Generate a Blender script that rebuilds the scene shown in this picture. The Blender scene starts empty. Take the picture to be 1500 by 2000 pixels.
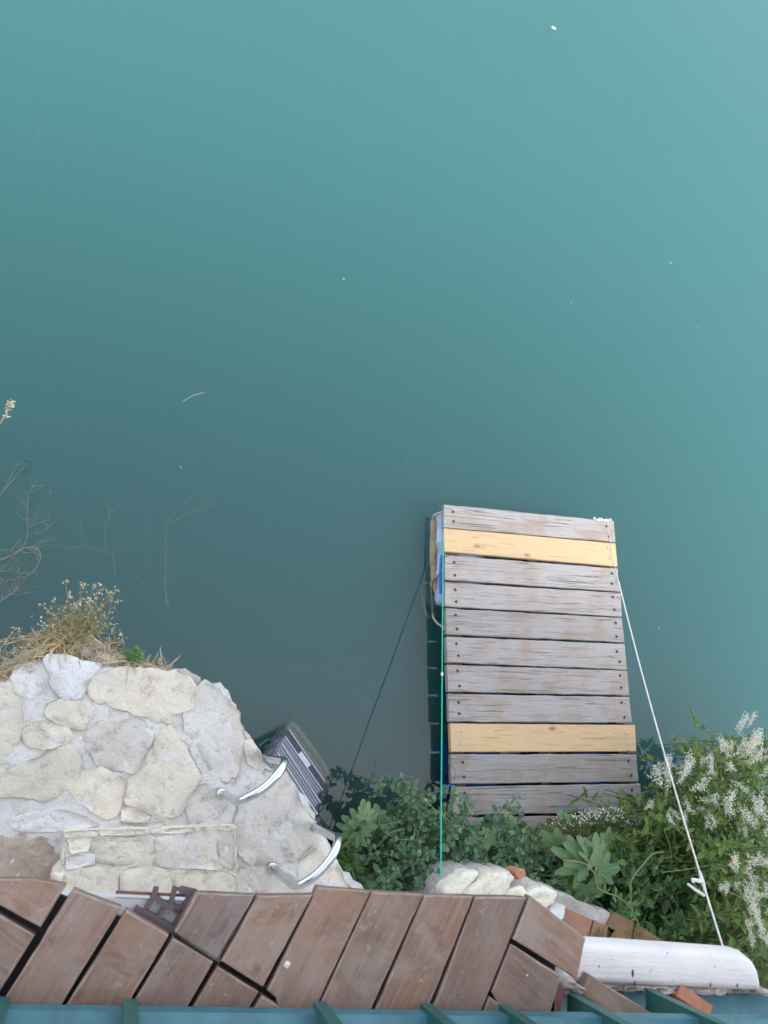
import bpy, math, random
import numpy as np
from mathutils import Matrix, Vector

random.seed(7)
rng = np.random.default_rng(7)
scene = bpy.context.scene
C = scene.collection

# ------------------------------------------------------------------ camera
# world: x along the balcony rail, y out over the water, z up, water level z = 0
F, NX, NY, EYE = 1600.0, 235.0, 1445.0, 5.6     # focal length in px of the 1500x2000 frame, pixel of the point straight below


def _unit(v):
    return v / np.linalg.norm(v)


_n = _unit(np.array([NX - 750, NY - 1000, F]))
_z = -_n
_m = np.cross(np.array([-750, 965.0, F]), np.array([750, 985.0, F]))
_x = _unit(np.cross(_m, _n))
if _x[0] < 0:
    _x = -_x
ROT = np.array([_x, np.cross(_z, _x), _z])


def at(px, py, z):
    """world point at height z that the photograph shows at pixel px, py"""
    d = ROT @ np.array([px - 750, py - 1000, F])
    t = (z - EYE) / d[2]
    return np.array([d[0] * t, d[1] * t, z])


cam_data = bpy.data.cameras.new("camera")
cam = bpy.data.objects.new("camera", cam_data)
C.objects.link(cam)
cam_data.sensor_fit = 'VERTICAL'
cam_data.sensor_height = 24.0
cam_data.lens = 24.0 * F / 2000.0
cam_data.clip_start = 0.05
cam_data.clip_end = 2000
cam.matrix_world = Matrix((
    (ROT[0, 0], -ROT[0, 1], -ROT[0, 2], 0),
    (ROT[1, 0], -ROT[1, 1], -ROT[1, 2], 0),
    (ROT[2, 0], -ROT[2, 1], -ROT[2, 2], EYE),
    (0, 0, 0, 1)))
cam_data.dof.use_dof = True
cam_data.dof.focus_distance = 5.2
cam_data.dof.aperture_fstop = 7.0
scene.camera = cam

# ------------------------------------------------------------------ light
SUN_ELEV, SUN_AZ = 48.0, 152.0       # azimuth counted from +y towards +x: the sun stands behind the house, to the right
world = bpy.data.worlds.new("World")
scene.world = world
world.use_nodes = True
wn = world.node_tree
bg = wn.nodes["Background"]
sky = wn.nodes.new("ShaderNodeTexSky")
sky.sky_type = 'NISHITA'
sky.sun_disc = False
sky.sun_elevation = math.radians(SUN_ELEV)
sky.sun_rotation = math.radians(SUN_AZ)
sky.dust_density = 3.0
sky.air_density = 1.0
hs = wn.nodes.new("ShaderNodeHueSaturation")
hs.inputs["Saturation"].default_value = 0.40
wn.links.new(sky.outputs[0], hs.inputs["Color"])
wn.links.new(hs.outputs[0], bg.inputs[0])
bg.inputs[1].default_value = 0.15

sun_data = bpy.data.lights.new("sun", 'SUN')
sun_data.energy = 0.8
sun_data.angle = math.radians(40)
sun_data.color = (1.0, 0.95, 0.88)
sun = bpy.data.objects.new("sun", sun_data)
C.objects.link(sun)
_e, _a = math.radians(SUN_ELEV), math.radians(SUN_AZ)
sun_dir = Vector((math.sin(_a) * math.cos(_e), math.cos(_a) * math.cos(_e), math.sin(_e)))
sun.rotation_euler = sun_dir.to_track_quat('Z', 'Y').to_euler()

vs = scene.view_settings
vs.view_transform = 'Standard'
vs.look = 'None'
vs.exposure = 2.2
vs.gamma = 1.0
cy = scene.cycles
cy.use_denoising = True
cy.max_bounces = 10
cy.volume_bounces = 4
cy.transparent_max_bounces = 24
cy.caustics_reflective = False
cy.caustics_refractive = False


# ------------------------------------------------------------------ material helpers
class Mat:
    def __init__(self, name):
        self.m = bpy.data.materials.new(name)
        self.m.use_nodes = True
        self.t = self.m.node_tree
        self.b = self.t.nodes["Principled BSDF"]
        self.out = self.t.nodes["Material Output"]

    def node(self, kind, **kw):
        n = self.t.nodes.new(kind)
        for k, v in kw.items():
            setattr(n, k, v)
        return n

    def put(self, sock, v):
        if v is None:
            return
        if hasattr(v, "node"):
            self.t.links.new(v, sock)
        elif isinstance(v, tuple) and len(v) == 3 and sock.type == 'RGBA':
            sock.default_value = (*v, 1)
        else:
            sock.default_value = v

    def coord(self, which="Object", scale=(1, 1, 1), offset_random=False, rotz=0.0):
        tc = self.node("ShaderNodeTexCoord")
        mp = self.node("ShaderNodeMapping")
        mp.inputs["Scale"].default_value = scale
        mp.inputs["Rotation"].default_value = (0, 0, rotz)
        self.t.links.new(tc.outputs[which], mp.inputs[0])
        if offset_random:
            oi = self.node("ShaderNodeObjectInfo")
            mu = self.node("ShaderNodeVectorMath", operation='SCALE')
            cb = self.node("ShaderNodeCombineXYZ")
            for i in range(3):
                self.t.links.new(oi.outputs["Random"], cb.inputs[i])
            self.t.links.new(cb.outputs[0], mu.inputs[0])
            mu.inputs["Scale"].default_value = 37.0
            self.t.links.new(mu.outputs[0], mp.inputs["Location"])
        return mp.outputs[0]

    def noise(self, co, scale=5, detail=4, rough=0.6, distort=0.0):
        n = self.node("ShaderNodeTexNoise")
        self.put(n.inputs["Vector"], co)
        n.inputs["Scale"].default_value = scale
        n.inputs["Detail"].default_value = detail
        n.inputs["Roughness"].default_value = rough
        n.inputs["Distortion"].default_value = distort
        return n.outputs["Fac"]

    def ramp(self, fac, stops):
        r = self.node("ShaderNodeValToRGB")
        el = r.color_ramp.elements
        while len(el) < len(stops):
            el.new(0.5)
        for e, (p, c) in zip(el, stops):
            e.position = p
            e.color = (*c, 1) if isinstance(c, tuple) else (c, c, c, 1)
        self.put(r.inputs[0], fac)
        return r.outputs[0]

    def mix(self, fac, a, b, blend='MIX'):
        n = self.node("ShaderNodeMix", data_type='RGBA', blend_type=blend)
        self.put(n.inputs[0], fac)
        self.put(n.inputs[6], a)
        self.put(n.inputs[7], b)
        return n.outputs[2]

    def math(self, op, a, b=0.0):
        n = self.node("ShaderNodeMath", operation=op)
        self.put(n.inputs[0], a)
        self.put(n.inputs[1], b)
        return n.outputs[0]

    def bump(self, h, strength=0.4, dist=0.01, normal=None):
        n = self.node("ShaderNodeBump")
        n.inputs["Strength"].default_value = strength
        n.inputs["Distance"].default_value = dist
        self.put(n.inputs["Height"], h)
        if normal is not None:
            self.t.links.new(normal, n.inputs["Normal"])
        return n.outputs[0]

    def set(self, color=None, rough=0.8, metal=0.0, normal=None, spec=0.3):
        self.put(self.b.inputs["Base Color"], color)
        self.put(self.b.inputs["Roughness"], rough)
        self.b.inputs["Metallic"].default_value = metal
        self.b.inputs["Specular IOR Level"].default_value = spec
        if normal is not None:
            self.t.links.new(normal, self.b.inputs["Normal"])
        return self.m


def mat_weathered(name, c1, c2, dark, brown, axis=0, crack=0.6):
    """old timber, grain along the local x axis"""
    M = Mat(name)
    g = (1.0, 14.0, 14.0) if axis == 0 else (14.0, 1.0, 14.0)
    co = M.coord("Object", g, True)
    co2 = M.coord("Object", (1, 1, 1), True)
    fine = M.noise(co, 13, 8, 0.78, 0.6)
    cracks = M.noise(M.coord("Object", (0.55, 26, 26) if axis == 0 else (26, 0.55, 26), True), 4.2, 7, 0.66, 1.1)
    blot = M.noise(co2, 5, 4, 0.6)
    blot2 = M.noise(co2, 2.1, 3, 0.5)
    base = M.ramp(fine, [(0.25, c2), (0.75, c1)])
    base = M.mix(M.ramp(blot, [(0.47, 0.0), (0.66, 0.7)]), base, brown)
    base = M.mix(M.ramp(blot2, [(0.35, 0.0), (0.7, 0.4)]), base, c2)
    ck = M.ramp(cracks, [(0.37, 1.0), (0.445, 0.0)])
    base = M.mix(M.math('MULTIPLY', ck, crack), base, dark)
    oi = M.node("ShaderNodeObjectInfo")
    v = M.ramp(oi.outputs["Random"], [(0.0, 0.82), (1.0, 1.0)])
    base = M.mix(1.0, base, v, 'MULTIPLY')
    h = M.math('SUBTRACT', fine, M.math('MULTIPLY', ck, 0.8))
    return M.set(base, 0.85, 0, M.bump(h, 0.55, 0.006), 0.2)


def mat_new_pine():
    M = Mat("new_pine")
    co = M.coord("Object", (0.8, 9, 9), True)
    w = M.noise(co, 4.5, 5, 0.55, 1.3)
    base = M.ramp(w, [(0.3, (0.52, 0.355, 0.185)), (0.52, (0.58, 0.42, 0.235)), (0.7, (0.44, 0.285, 0.14))])
    co2 = M.coord("Object", (4.2, 9, 9), True)
    vo = M.node("ShaderNodeTexVoronoi")
    M.put(vo.inputs["Vector"], co2)
    vo.inputs["Scale"].default_value = 0.85
    knot = M.ramp(vo.outputs["Distance"], [(0.05, 1.0), (0.14, 0.0)])
    base = M.mix(M.math('MULTIPLY', knot, 0.8), base, (0.22, 0.10, 0.035))
    dirt = M.ramp(M.noise(M.coord("Object", (1, 1, 1), True), 3, 4, 0.6), [(0.45, 0.0), (0.8, 0.4)])
    base = M.mix(dirt, base, (0.45, 0.36, 0.24))
    return M.set(base, 0.6, 0, M.bump(w, 0.15, 0.003), 0.3)


def mat_deck_slat():
    M = Mat("brown_deck_wood")
    co = M.coord("Object", (1.0, 10, 10), True)
    co2 = M.coord("Object", (1, 1, 1), True)
    f1 = M.noise(co, 16, 6, 0.7, 0.3)
    b1 = M.noise(co2, 7, 5, 0.65)
    base = M.ramp(f1, [(0.25, (0.125, 0.080, 0.057)), (0.55, (0.20, 0.135, 0.100)), (0.8, (0.285, 0.203, 0.155))])
    base = M.mix(M.ramp(b1, [(0.42, 0.0), (0.75, 0.8)]), base, (0.30, 0.225, 0.205))
    b2 = M.noise(co2, 3.3, 4, 0.6)
    base = M.mix(M.ramp(b2, [(0.5, 0.0), (0.7, 0.5)]), base, (0.30, 0.16, 0.10))
    spk = M.ramp(M.noise(co2, 95, 2, 0.5), [(0.70, 0.0), (0.76, 0.5)])
    base = M.mix(spk, base, (0.45, 0.36, 0.31))
    oi = M.node("ShaderNodeObjectInfo")
    grain = M.noise(M.coord("Object", (0.5, 22, 22), True), 7, 6, 0.7, 0.8)
    base = M.mix(M.ramp(grain, [(0.36, 0.55), (0.47, 0.0)]), base, (0.13, 0.085, 0.068))
    base = M.mix(M.ramp(M.noise(co2, 5, 6, 0.7, 0.8), [(0.50, 0.0), (0.64, 0.6)]), base, (0.27, 0.235, 0.215))
    base = M.mix(M.ramp(M.noise(co2, 13, 6, 0.75, 1.0), [(0.57, 0.0), (0.70, 0.6)]), base, (0.085, 0.062, 0.052))
    base = M.mix(M.ramp(M.noise(co2, 34, 5, 0.7, 0.5), [(0.62, 0.0), (0.70, 0.4)]), base, (0.42, 0.37, 0.33))
    v = M.ramp(oi.outputs["Random"], [(0.0, (0.78, 0.82, 0.88)), (0.4, (0.98, 0.97, 0.95)), (1.0, (1.14, 1.06, 0.98))])
    base = M.mix(1.0, base, v, 'MULTIPLY')
    return M.set(base, 0.75, 0, M.bump(f1, 0.3, 0.002), 0.25)


def mat_stone(name, c1, c2, c3, scale=1.0):
    M = Mat(name)
    co = M.coord("Object", (1, 1, 1), True)
    n1 = M.noise(co, 4 * scale, 6, 0.62, 0.6)
    n2 = M.noise(co, 16 * scale, 8, 0.72, 0.3)
    n3 = M.noise(co, 70 * scale, 4, 0.6)
    base = M.ramp(n1, [(0.3, c1), (0.55, c2), (0.75, c3)])
    n4 = M.noise(co, 7 * scale, 7, 0.7, 1.2)
    base = M.mix(M.ramp(n4, [(0.53, 0.0), (0.68, 0.55)]), base, (0.70, 0.68, 0.67))
    n5 = M.noise(co, 2.6 * scale, 5, 0.65, 0.8)
    base = M.mix(M.ramp(n5, [(0.54, 0.0), (0.72, 0.4)]), base, (0.52, 0.40, 0.29))
    stain = M.ramp(n2, [(0.30, 0.8), (0.47, 0.0)])
    base = M.mix(stain, base, tuple(x * 0.58 for x in c3))
    pit = M.ramp(n3, [(0.28, 0.7), (0.36, 0.0)])
    base = M.mix(pit, base, tuple(x * 0.42 for x in c1))
    oi = M.node("ShaderNodeObjectInfo")
    v = M.ramp(oi.outputs["Random"], [(0.0, 0.86), (1.0, 1.04)])
    base = M.mix(1.0, base, v, 'MULTIPLY')
    h = M.math('ADD', n2, M.math('MULTIPLY', n3, 0.35))
    return M.set(base, 0.92, 0, M.bump(h, 0.85, 0.016), 0.15)


def mat_plain(name, c, rough=0.6, metal=0.0, var=0.12, scale=12, bump=0.15, spec=0.3):
    M = Mat(name)
    co = M.coord("Object", (1, 1, 1), True)
    n = M.noise(co, scale, 5, 0.65)
    base = M.ramp(n, [(0.25, tuple(x * (1 - var) for x in c)), (0.75, tuple(min(1, x * (1 + var)) for x in c))])
    return M.set(base, rough, metal, M.bump(n, bump, 0.004), spec)


def mat_leaf(name, c1, c2, c3, trans=0.3, rough=0.55, veins=False):
    M = Mat(name)
    g = M.node("ShaderNodeNewGeometry")
    oi = M.node("ShaderNodeObjectInfo")
    rnd = M.math('FRACT', M.math('ADD', g.outputs["Random Per Island"], oi.outputs["Random"]))
    base = M.ramp(rnd, [(0.0, c1), (0.5, c2), (0.93, c3), (0.97, c3 if veins else (c3[0] * 1.7, c3[1] * 1.15, c3[2] * .8))])
    n = M.noise(M.coord("Object", (1, 1, 1)), 40, 3, 0.5)
    base = M.mix(1.0, base, M.ramp(n, [(0.2, 0.82), (0.8, 1.0)]), 'MULTIPLY')
    M.set(base, rough, 0, None, 0.35)
    tr = M.node("ShaderNodeBsdfTranslucent")
    M.put(tr.inputs[0], M.mix(0.5, base, (0.16, 0.26, 0.04)))
    mx = M.node("ShaderNodeMixShader")
    mx.inputs[0].default_value = trans
    M.t.links.new(M.b.outputs[0], mx.inputs[1])
    M.t.links.new(tr.outputs[0], mx.inputs[2])
    M.t.links.new(mx.outputs[0], M.out.inputs[0])
    if veins:
        co = M.coord("Object", (1, 1, 1))
        gr_ = M.node("ShaderNodeTexGradient", gradient_type='RADIAL')
        M.put(gr_.inputs[0], co)
        stops = [(0.0, 0.0)]
        for d in (-88, -42, 0, 42, 88):
            p = .5 + d / 360
            stops += [(p - .007, 0.0), (p, 0.55), (p + .007, 0.0)]
        vn = M.ramp(gr_.outputs["Fac"], stops)
        rib = M.node("ShaderNodeTexWave", wave_type='RINGS', rings_direction='Z')
        M.put(rib.inputs["Vector"], co)
        rib.inputs["Scale"].default_value = 3.2
        rib.inputs["Distortion"].default_value = 2.5
        vn = M.math('MAXIMUM', vn, M.ramp(rib.outputs["Fac"], [(0.86, 0.0), (1.0, 0.22)]))
        M.put(M.b.inputs["Base Color"], M.mix(vn, base, (0.30, 0.38, 0.22)))
    return M.m


def mat_water():
    M = Mat("lake_water")
    fr = M.node("ShaderNodeFresnel")
    fr.inputs["IOR"].default_value = 1.5
    tr = M.node("ShaderNodeBsdfTransparent")
    gl = M.node("ShaderNodeBsdfGlossy")
    gl.inputs["Roughness"].default_value = 0.015
    co = M.coord("Object", (1, 1, 1))
    w = M.noise(co, 1.1, 3, 0.5, 0.3)
    nb = M.bump(w, 0.05, 0.05)
    M.t.links.new(nb, gl.inputs["Normal"])
    mx = M.node("ShaderNodeMixShader")
    M.t.links.new(fr.outputs[0], mx.inputs[0])
    M.t.links.new(tr.outputs[0], mx.inputs[1])
    M.t.links.new(gl.outputs[0], mx.inputs[2])
    M.t.links.new(mx.outputs[0], M.out.inputs["Surface"])
    alb, dens = (0.24, 0.65, 0.648), 1.75
    sc = M.node("ShaderNodeVolumeScatter")
    sc.inputs["Color"].default_value = (*alb, 1)
    sc.inputs["Density"].default_value = dens
    ab = M.node("ShaderNodeVolumeAbsorption")
    ab.inputs["Color"].default_value = (*alb, 1)
    ab.inputs["Density"].default_value = dens
    ad = M.node("ShaderNodeAddShader")
    M.t.links.new(sc.outputs[0], ad.inputs[0])
    M.t.links.new(ab.outputs[0], ad.inputs[1])
    M.t.links.new(ad.outputs[0], M.out.inputs["Volume"])
    M.t.nodes.remove(M.b)
    return M.m


def mat_plaster():
    M = Mat("white_plaster")
    co = M.coord("Object", (1, 1, 1), True)
    st = M.coord("Object", (3, 30, 30), True)
    n1 = M.noise(co, 9, 6, 0.65)
    n2 = M.noise(st, 6, 5, 0.6, 0.3)
    base = M.ramp(n1, [(0.3, (0.62, 0.585, 0.575)), (0.7, (0.71, 0.675, 0.66))])
    base = M.mix(M.ramp(n2, [(0.56, 0.0), (0.72, 0.45)]), base, (0.62, 0.56, 0.57))
    pits = M.ramp(M.noise(co, 75, 2, 0.5), [(0.73, 0.0), (0.76, 0.8)])
    base = M.mix(pits, base, (0.30, 0.19, 0.16))
    h = M.math('ADD', n1, M.math('MULTIPLY', n2, 0.5))
    return M.set(base, 0.95, 0, M.bump(h, 0.5, 0.006), 0.05)


M_ = dict(
    old=mat_weathered("weathered_timber", (0.485, 0.455, 0.435), (0.32, 0.295, 0.28), (0.10, 0.086, 0.08), (0.36, 0.272, 0.21), 0, 0.75),
    pine=mat_new_pine(),
    beam=mat_weathered("dark_timber", (0.24, 0.20, 0.17), (0.15, 0.12, 0.10), (0.04, 0.03, 0.03), (0.2, 0.14, 0.10), 1),
    slat=mat_deck_slat(),
    slat_edge=mat_plain("worn_slat_edge", (0.285, 0.215, 0.18), 0.85, 0, 0.3, 40, 0.3),
    stone_cream=mat_stone("cream_limestone", (0.73, 0.665, 0.545), (0.69, 0.63, 0.525), (0.62, 0.57, 0.49)),
    stone_grey=mat_stone("grey_limestone", (0.61, 0.58, 0.535), (0.65, 0.615, 0.56), (0.55, 0.52, 0.49)),
    stone_white=mat_stone("whitewashed_stone", (0.84, 0.84, 0.84), (0.80, 0.80, 0.80), (0.74, 0.74, 0.73)),
    stone_pink=mat_stone("brownish_stone", (0.50, 0.40, 0.32), (0.47, 0.38, 0.31), (0.42, 0.34, 0.28)),
    stone_yellow=mat_stone("yellow_limestone", (0.84, 0.78, 0.64), (0.82, 0.765, 0.645), (0.75, 0.695, 0.59)),
    mortar=mat_stone("pale_mortar", (0.78, 0.755, 0.73), (0.73, 0.705, 0.68), (0.65, 0.62, 0.595), 1.6),
    rubble=mat_stone("grey_mortar", (0.45, 0.42, 0.40), (0.50, 0.47, 0.45), (0.40, 0.37, 0.35), 2.0),
    soil_rock=mat_stone("dry_earth_rock", (0.40, 0.33, 0.28), (0.48, 0.42, 0.38), (0.30, 0.24, 0.20), 2.0),
    chrome=mat_plain("polished_steel", (0.60, 0.63, 0.65), 0.2, 1.0, 0.02, 8, 0.02),
    tread=mat_plain("grey_plastic", (0.15, 0.165, 0.21), 0.45, 0, 0.15, 20, 0.1),
    tread_edge=mat_plain("pale_step_edge", (0.43, 0.45, 0.49), 0.5, 0, 0.1, 20, 0.1),
    dark_plastic=mat_plain("dark_plastic", (0.055, 0.065, 0.09), 0.45, 0, 0.2, 20, 0.1),
    sticker=mat_plain("pale_sticker", (0.62, 0.64, 0.68), 0.5, 0, 0.05, 30, 0.02),
    slimy=mat_plain("slimy_plastic", (0.36, 0.33, 0.24), 0.6, 0, 0.3, 20, 0.2),
    grid=mat_plain("brown_plastic_grid", (0.10, 0.075, 0.08), 0.55, 0, 0.15, 30, 0.1),
    gap=mat_plain("dark_underlay", (0.03, 0.027, 0.03), 0.9, 0, 0.3, 30, 0.2),
    plaster=mat_plaster(),
    teal=mat_plain("teal_paint", (0.024, 0.098, 0.09), 0.42, 0, 0.25, 14, 0.12, 0.45),
    blue=mat_plain("blue_green_paint", (0.042, 0.15, 0.19), 0.4, 0, 0.28, 25, 0.15, 0.45),
    red=mat_plain("red_oxide", (0.19, 0.075, 0.075), 0.8, 0, 0.3, 25, 0.3),
    crumb=mat_stone("crumbling_render", (0.78, 0.70, 0.66), (0.72, 0.60, 0.54), (0.76, 0.72, 0.70), 4.0),
    brick=mat_plain("orange_brick", (0.45, 0.20, 0.125), 0.9, 0, 0.25, 22, 0.5),
    terracotta=mat_plain("terracotta", (0.29, 0.16, 0.105), 0.8, 0, 0.22, 9, 0.25),
    terracotta_old=mat_plain("mossy_terracotta", (0.20, 0.125, 0.068), 0.85, 0, 0.3, 9, 0.3),
    rope_white=mat_plain("white_rope", (0.62, 0.60, 0.56), 0.9, 0, 0.3, 60, 0.6),
    rope_green=mat_plain("green_cord", (0.02, 0.42, 0.30), 0.6, 0, 0.2, 150, 0.3),
    rope_tan=mat_plain("slimy_rope", (0.36, 0.31, 0.20), 0.9, 0, 0.25, 90, 0.5),
    drum=mat_plain("blue_drum_plastic", (0.04, 0.15, 0.46), 0.45, 0, 0.25, 8, 0.1),
    drum_pale=mat_plain("bleached_drum_plastic", (0.34, 0.46, 0.64), 0.55, 0, 0.25, 8, 0.1),
    fender=mat_plain("algae_crust", (0.30, 0.235, 0.145), 0.85, 0, 0.4, 14, 0.6),
    nail=mat_plain("rusty_screw", (0.06, 0.048, 0.048), 0.6, 0.3, 0.3, 50, 0.2),
    zinc=mat_plain("zinc_screw", (0.50, 0.45, 0.38), 0.5, 0.6, 0.2, 50, 0.2),
    bed=mat_plain("lake_mud", (0.10, 0.085, 0.055), 0.95, 0, 0.35, 3, 0.6),
    soil=mat_plain("dark_soil", (0.075, 0.062, 0.045), 0.95, 0, 0.4, 8, 0.8),
    dead=mat_plain("drowned_wood", (0.36, 0.33, 0.27), 0.9, 0, 0.25, 20, 0.3),
    straw=mat_leaf("dry_straw", (0.36, 0.26, 0.13), (0.50, 0.39, 0.22), (0.62, 0.52, 0.34), 0.2),
    dry_stem=mat_leaf("dry_green_stem", (0.20, 0.20, 0.09), (0.30, 0.27, 0.13), (0.40, 0.34, 0.19), 0.2),
    seed=mat_leaf("dry_seed_head", (0.50, 0.41, 0.26), (0.60, 0.52, 0.36), (0.70, 0.62, 0.46), 0.2),
    leaf_shrub=mat_leaf("shrub_leaf", (0.065, 0.140, 0.072), (0.105, 0.212, 0.115), (0.165, 0.300, 0.180)),
    leaf_dark=mat_leaf("dark_leaf", (0.045, 0.118, 0.045), (0.074, 0.175, 0.062), (0.122, 0.255, 0.088)),
    leaf_vine=mat_leaf("vine_leaf", (0.068, 0.146, 0.036), (0.111, 0.207, 0.050), (0.183, 0.286, 0.076)),
    leaf_fig=mat_leaf("fig_leaf", (0.089, 0.179, 0.080), (0.121, 0.226, 0.100), (0.163, 0.268, 0.120), 0.25, 0.6, True),
    leaf_weed=mat_leaf("weed_leaf", (0.132, 0.182, 0.055), (0.165, 0.215, 0.068), (0.220, 0.220, 0.088)),
    leaf_bright=mat_leaf("bright_leaf", (0.085, 0.21, 0.055), (0.10, 0.24, 0.06), (0.14, 0.28, 0.085)),
    stem=mat_leaf("green_stem", (0.12, 0.15, 0.06), (0.15, 0.17, 0.08), (0.20, 0.19, 0.10), 0.1),
    petal=mat_leaf("white_petal", (0.80, 0.82, 0.72), (0.84, 0.85, 0.78), (0.88, 0.88, 0.84), 0.3),
    yellow=mat_leaf("yellow_leaf", (0.75, 0.42, 0.02), (0.75, 0.42, 0.02), (0.75, 0.42, 0.02), 0.2),
    litter=mat_leaf("floating_litter", (0.40, 0.32, 0.20), (0.42, 0.37, 0.28), (0.50, 0.50, 0.45), 0.1),
    house=mat_plain("house_render", (0.55, 0.50, 0.44), 0.9, 0, 0.08, 5, 0.3),
    water=mat_water(),
)

# ------------------------------------------------------------------ object helpers
WORLD = {}


def link(o, M=None, parent=None):
    C.objects.link(o)
    M = M or Matrix.Identity(4)
    WORLD[o] = M
    if parent is not None:
        o.parent = parent
        o.matrix_basis = WORLD[parent].inverted() @ M
    else:
        o.matrix_basis = M
    return o


def tag(o, label=None, cat=None, group=None, kind=None):
    if label:
        o["label"] = label
    if cat:
        o["category"] = cat
    if group:
        o["group"] = group
    if kind:
        o["kind"] = kind
    return o


def frame(loc, rotz=0.0):
    return Matrix.Translation(Vector(loc)) @ Matrix.Rotation(rotz, 4, 'Z')


def empty(name, loc, label, cat, group=None, rotz=0.0):
    o = bpy.data.objects.new(name, None)
    o.empty_display_size = 0.1
    link(o, frame(loc, rotz))
    return tag(o, label, cat, group)


def mesh(name, verts, faces, mat, parent=None, M=None, smooth=False):
    """verts in world space; M = the object's own frame"""
    v = np.asarray(verts, dtype=float)
    if M is None:
        M = frame(v.mean(axis=0))
    inv = np.array(M.inverted())
    v = v @ inv[:3, :3].T + inv[:3, 3]
    me = bpy.data.meshes.new(name)
    me.from_pydata(v.tolist(), [], [list(map(int, f)) for f in faces])
    mats = mat if isinstance(mat, list) else [mat]
    for m in mats:
        me.materials.append(m)
    if smooth:
        me.polygons.foreach_set("use_smooth", [True] * len(me.polygons))
    me.update()
    o = bpy.data.objects.new(name, me)
    return link(o, M, parent)


class MB:
    def __init__(self):
        self.v, self.f = [], []

    def add(self, v, f):
        o = len(self.v)
        self.v.extend([tuple(p) for p in v])
        self.f.extend([[i + o for i in q] for q in f])
        return self

    def box(self, c, s, rotz=0.0):
        cx, cyy, cz = c
        ca, sa = math.cos(rotz), math.sin(rotz)
        vs_ = []
        for dz in (-.5, .5):
            for dx, dy in ((-.5, -.5), (.5, -.5), (.5, .5), (-.5, .5)):
                X, Y = dx * s[0], dy * s[1]
                vs_.append((cx + X * ca - Y * sa, cyy + X * sa + Y * ca, cz + dz * s[2]))
        return self.add(vs_, [(3, 2, 1, 0), (4, 5, 6, 7), (0, 1, 5, 4), (1, 2, 6, 5), (2, 3, 7, 6), (3, 0, 4, 7)])

    def tube(self, pts, r, n=6, cap=True):
        pts = [np.asarray(p, float) for p in pts]
        k = len(pts)
        rad = r if hasattr(r, "__len__") else [r] * k
        vs_, fs_ = [], []
        ref = None
        for i, p in enumerate(pts):
            t = _unit(pts[min(i + 1, k - 1)] - pts[max(i - 1, 0)] + 1e-12)
            if ref is None:
                ref = np.cross(t, [0, 0, 1.0] if abs(t[2]) < 0.9 else [1.0, 0, 0])
            ref = _unit(ref - t * np.dot(ref, t))
            b = np.cross(t, ref)
            for j in range(n):
                a = 2 * math.pi * j / n
                vs_.append(p + rad[i] * (math.cos(a) * ref + math.sin(a) * b))
        for i in range(k - 1):
            for j in range(n):
                fs_.append((i * n + j, i * n + (j + 1) % n, (i + 1) * n + (j + 1) % n, (i + 1) * n + j))
        if cap:
            fs_.append(tuple(range(n - 1, -1, -1)))
            fs_.append(tuple((k - 1) * n + j for j in range(n)))
        return self.add(vs_, fs_)

    def build(self, name, mat, parent=None, M=None, smooth=False):
        return mesh(name, self.v, self.f, mat, parent, M, smooth)


def smooth_path(pts, per=6):
    P = [np.asarray(p, float) for p in pts]
    if len(P) < 3:
        return [P[0] + (P[-1] - P[0]) * t for t in np.linspace(0, 1, per + 1)]
    P = [2 * P[0] - P[1]] + P + [2 * P[-1] - P[-2]]
    out = []
    for i in range(1, len(P) - 2):
        for t in np.linspace(0, 1, per, endpoint=False):
            a, b, c, d = P[i - 1], P[i], P[i + 1], P[i + 2]
            out.append(0.5 * ((2 * b) + (c - a) * t + (2 * a - 5 * b + 4 * c - d) * t * t + (3 * b - a - 3 * c + d) * t ** 3))
    out.append(P[-2])
    return out


def chaikin(p, it=1, q=0.2):
    for _ in range(it):
        r = []
        for i in range(len(p)):
            a, b = p[i], p[(i + 1) % len(p)]
            r += [a * (1 - q) + b * q, a * q + b * (1 - q)]
        p = r
    return p


def resample(p, step):
    out = []
    for i in range(len(p)):
        a, b = p[i], p[(i + 1) % len(p)]
        n = max(1, int(np.linalg.norm(b - a) / step))
        for k in range(n):
            out.append(a + (b - a) * k / n)
    return out


_NG = rng.normal(size=(64, 64))


def vnoise(x, y):
    xi, yi = math.floor(x), math.floor(y)
    fx, fy = x - xi, y - yi
    fx, fy = fx * fx * (3 - 2 * fx), fy * fy * (3 - 2 * fy)
    g = lambda i, j: _NG[i % 64, j % 64]
    return (g(xi, yi) * (1 - fx) * (1 - fy) + g(xi + 1, yi) * fx * (1 - fy) + g(xi, yi + 1) * (1 - fx) * fy + g(xi + 1, yi + 1) * fx * fy)


def ccw(p):
    a = sum(p[i][0] * p[(i + 1) % len(p)][1] - p[(i + 1) % len(p)][0] * p[i][1] for i in range(len(p)))
    return p if a > 0 else p[::-1]


def slab(outline, rings, rough=0.003, freq=30.0):
    """lofted lump: outline (world points, CCW), rings = (inset 0..1, z); the last ring closes with a fan"""
    c = np.mean(np.array(outline), axis=0)
    n = len(outline)
    v, f = [], []
    for k, (ins, z) in enumerate(rings):
        for p in outline:
            q = p + (c - p) * ins
            r = rough * vnoise(q[0] * freq + 7.3, q[1] * freq + k * 3.1)
            v.append((q[0], q[1], z + r))
    for k in range(len(rings) - 1):
        for j in range(n):
            a, b = k * n + j, k * n + (j + 1) % n
            f.append((a, b, b + n, a + n))
    v.append((c[0], c[1], rings[-1][1] + rough * vnoise(c[0] * freq, c[1] * freq)))
    t = len(v) - 1
    o = (len(rings) - 1) * n
    for j in range(n):
        f.append((o + j, o + (j + 1) % n, t))
    return v, f


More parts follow.
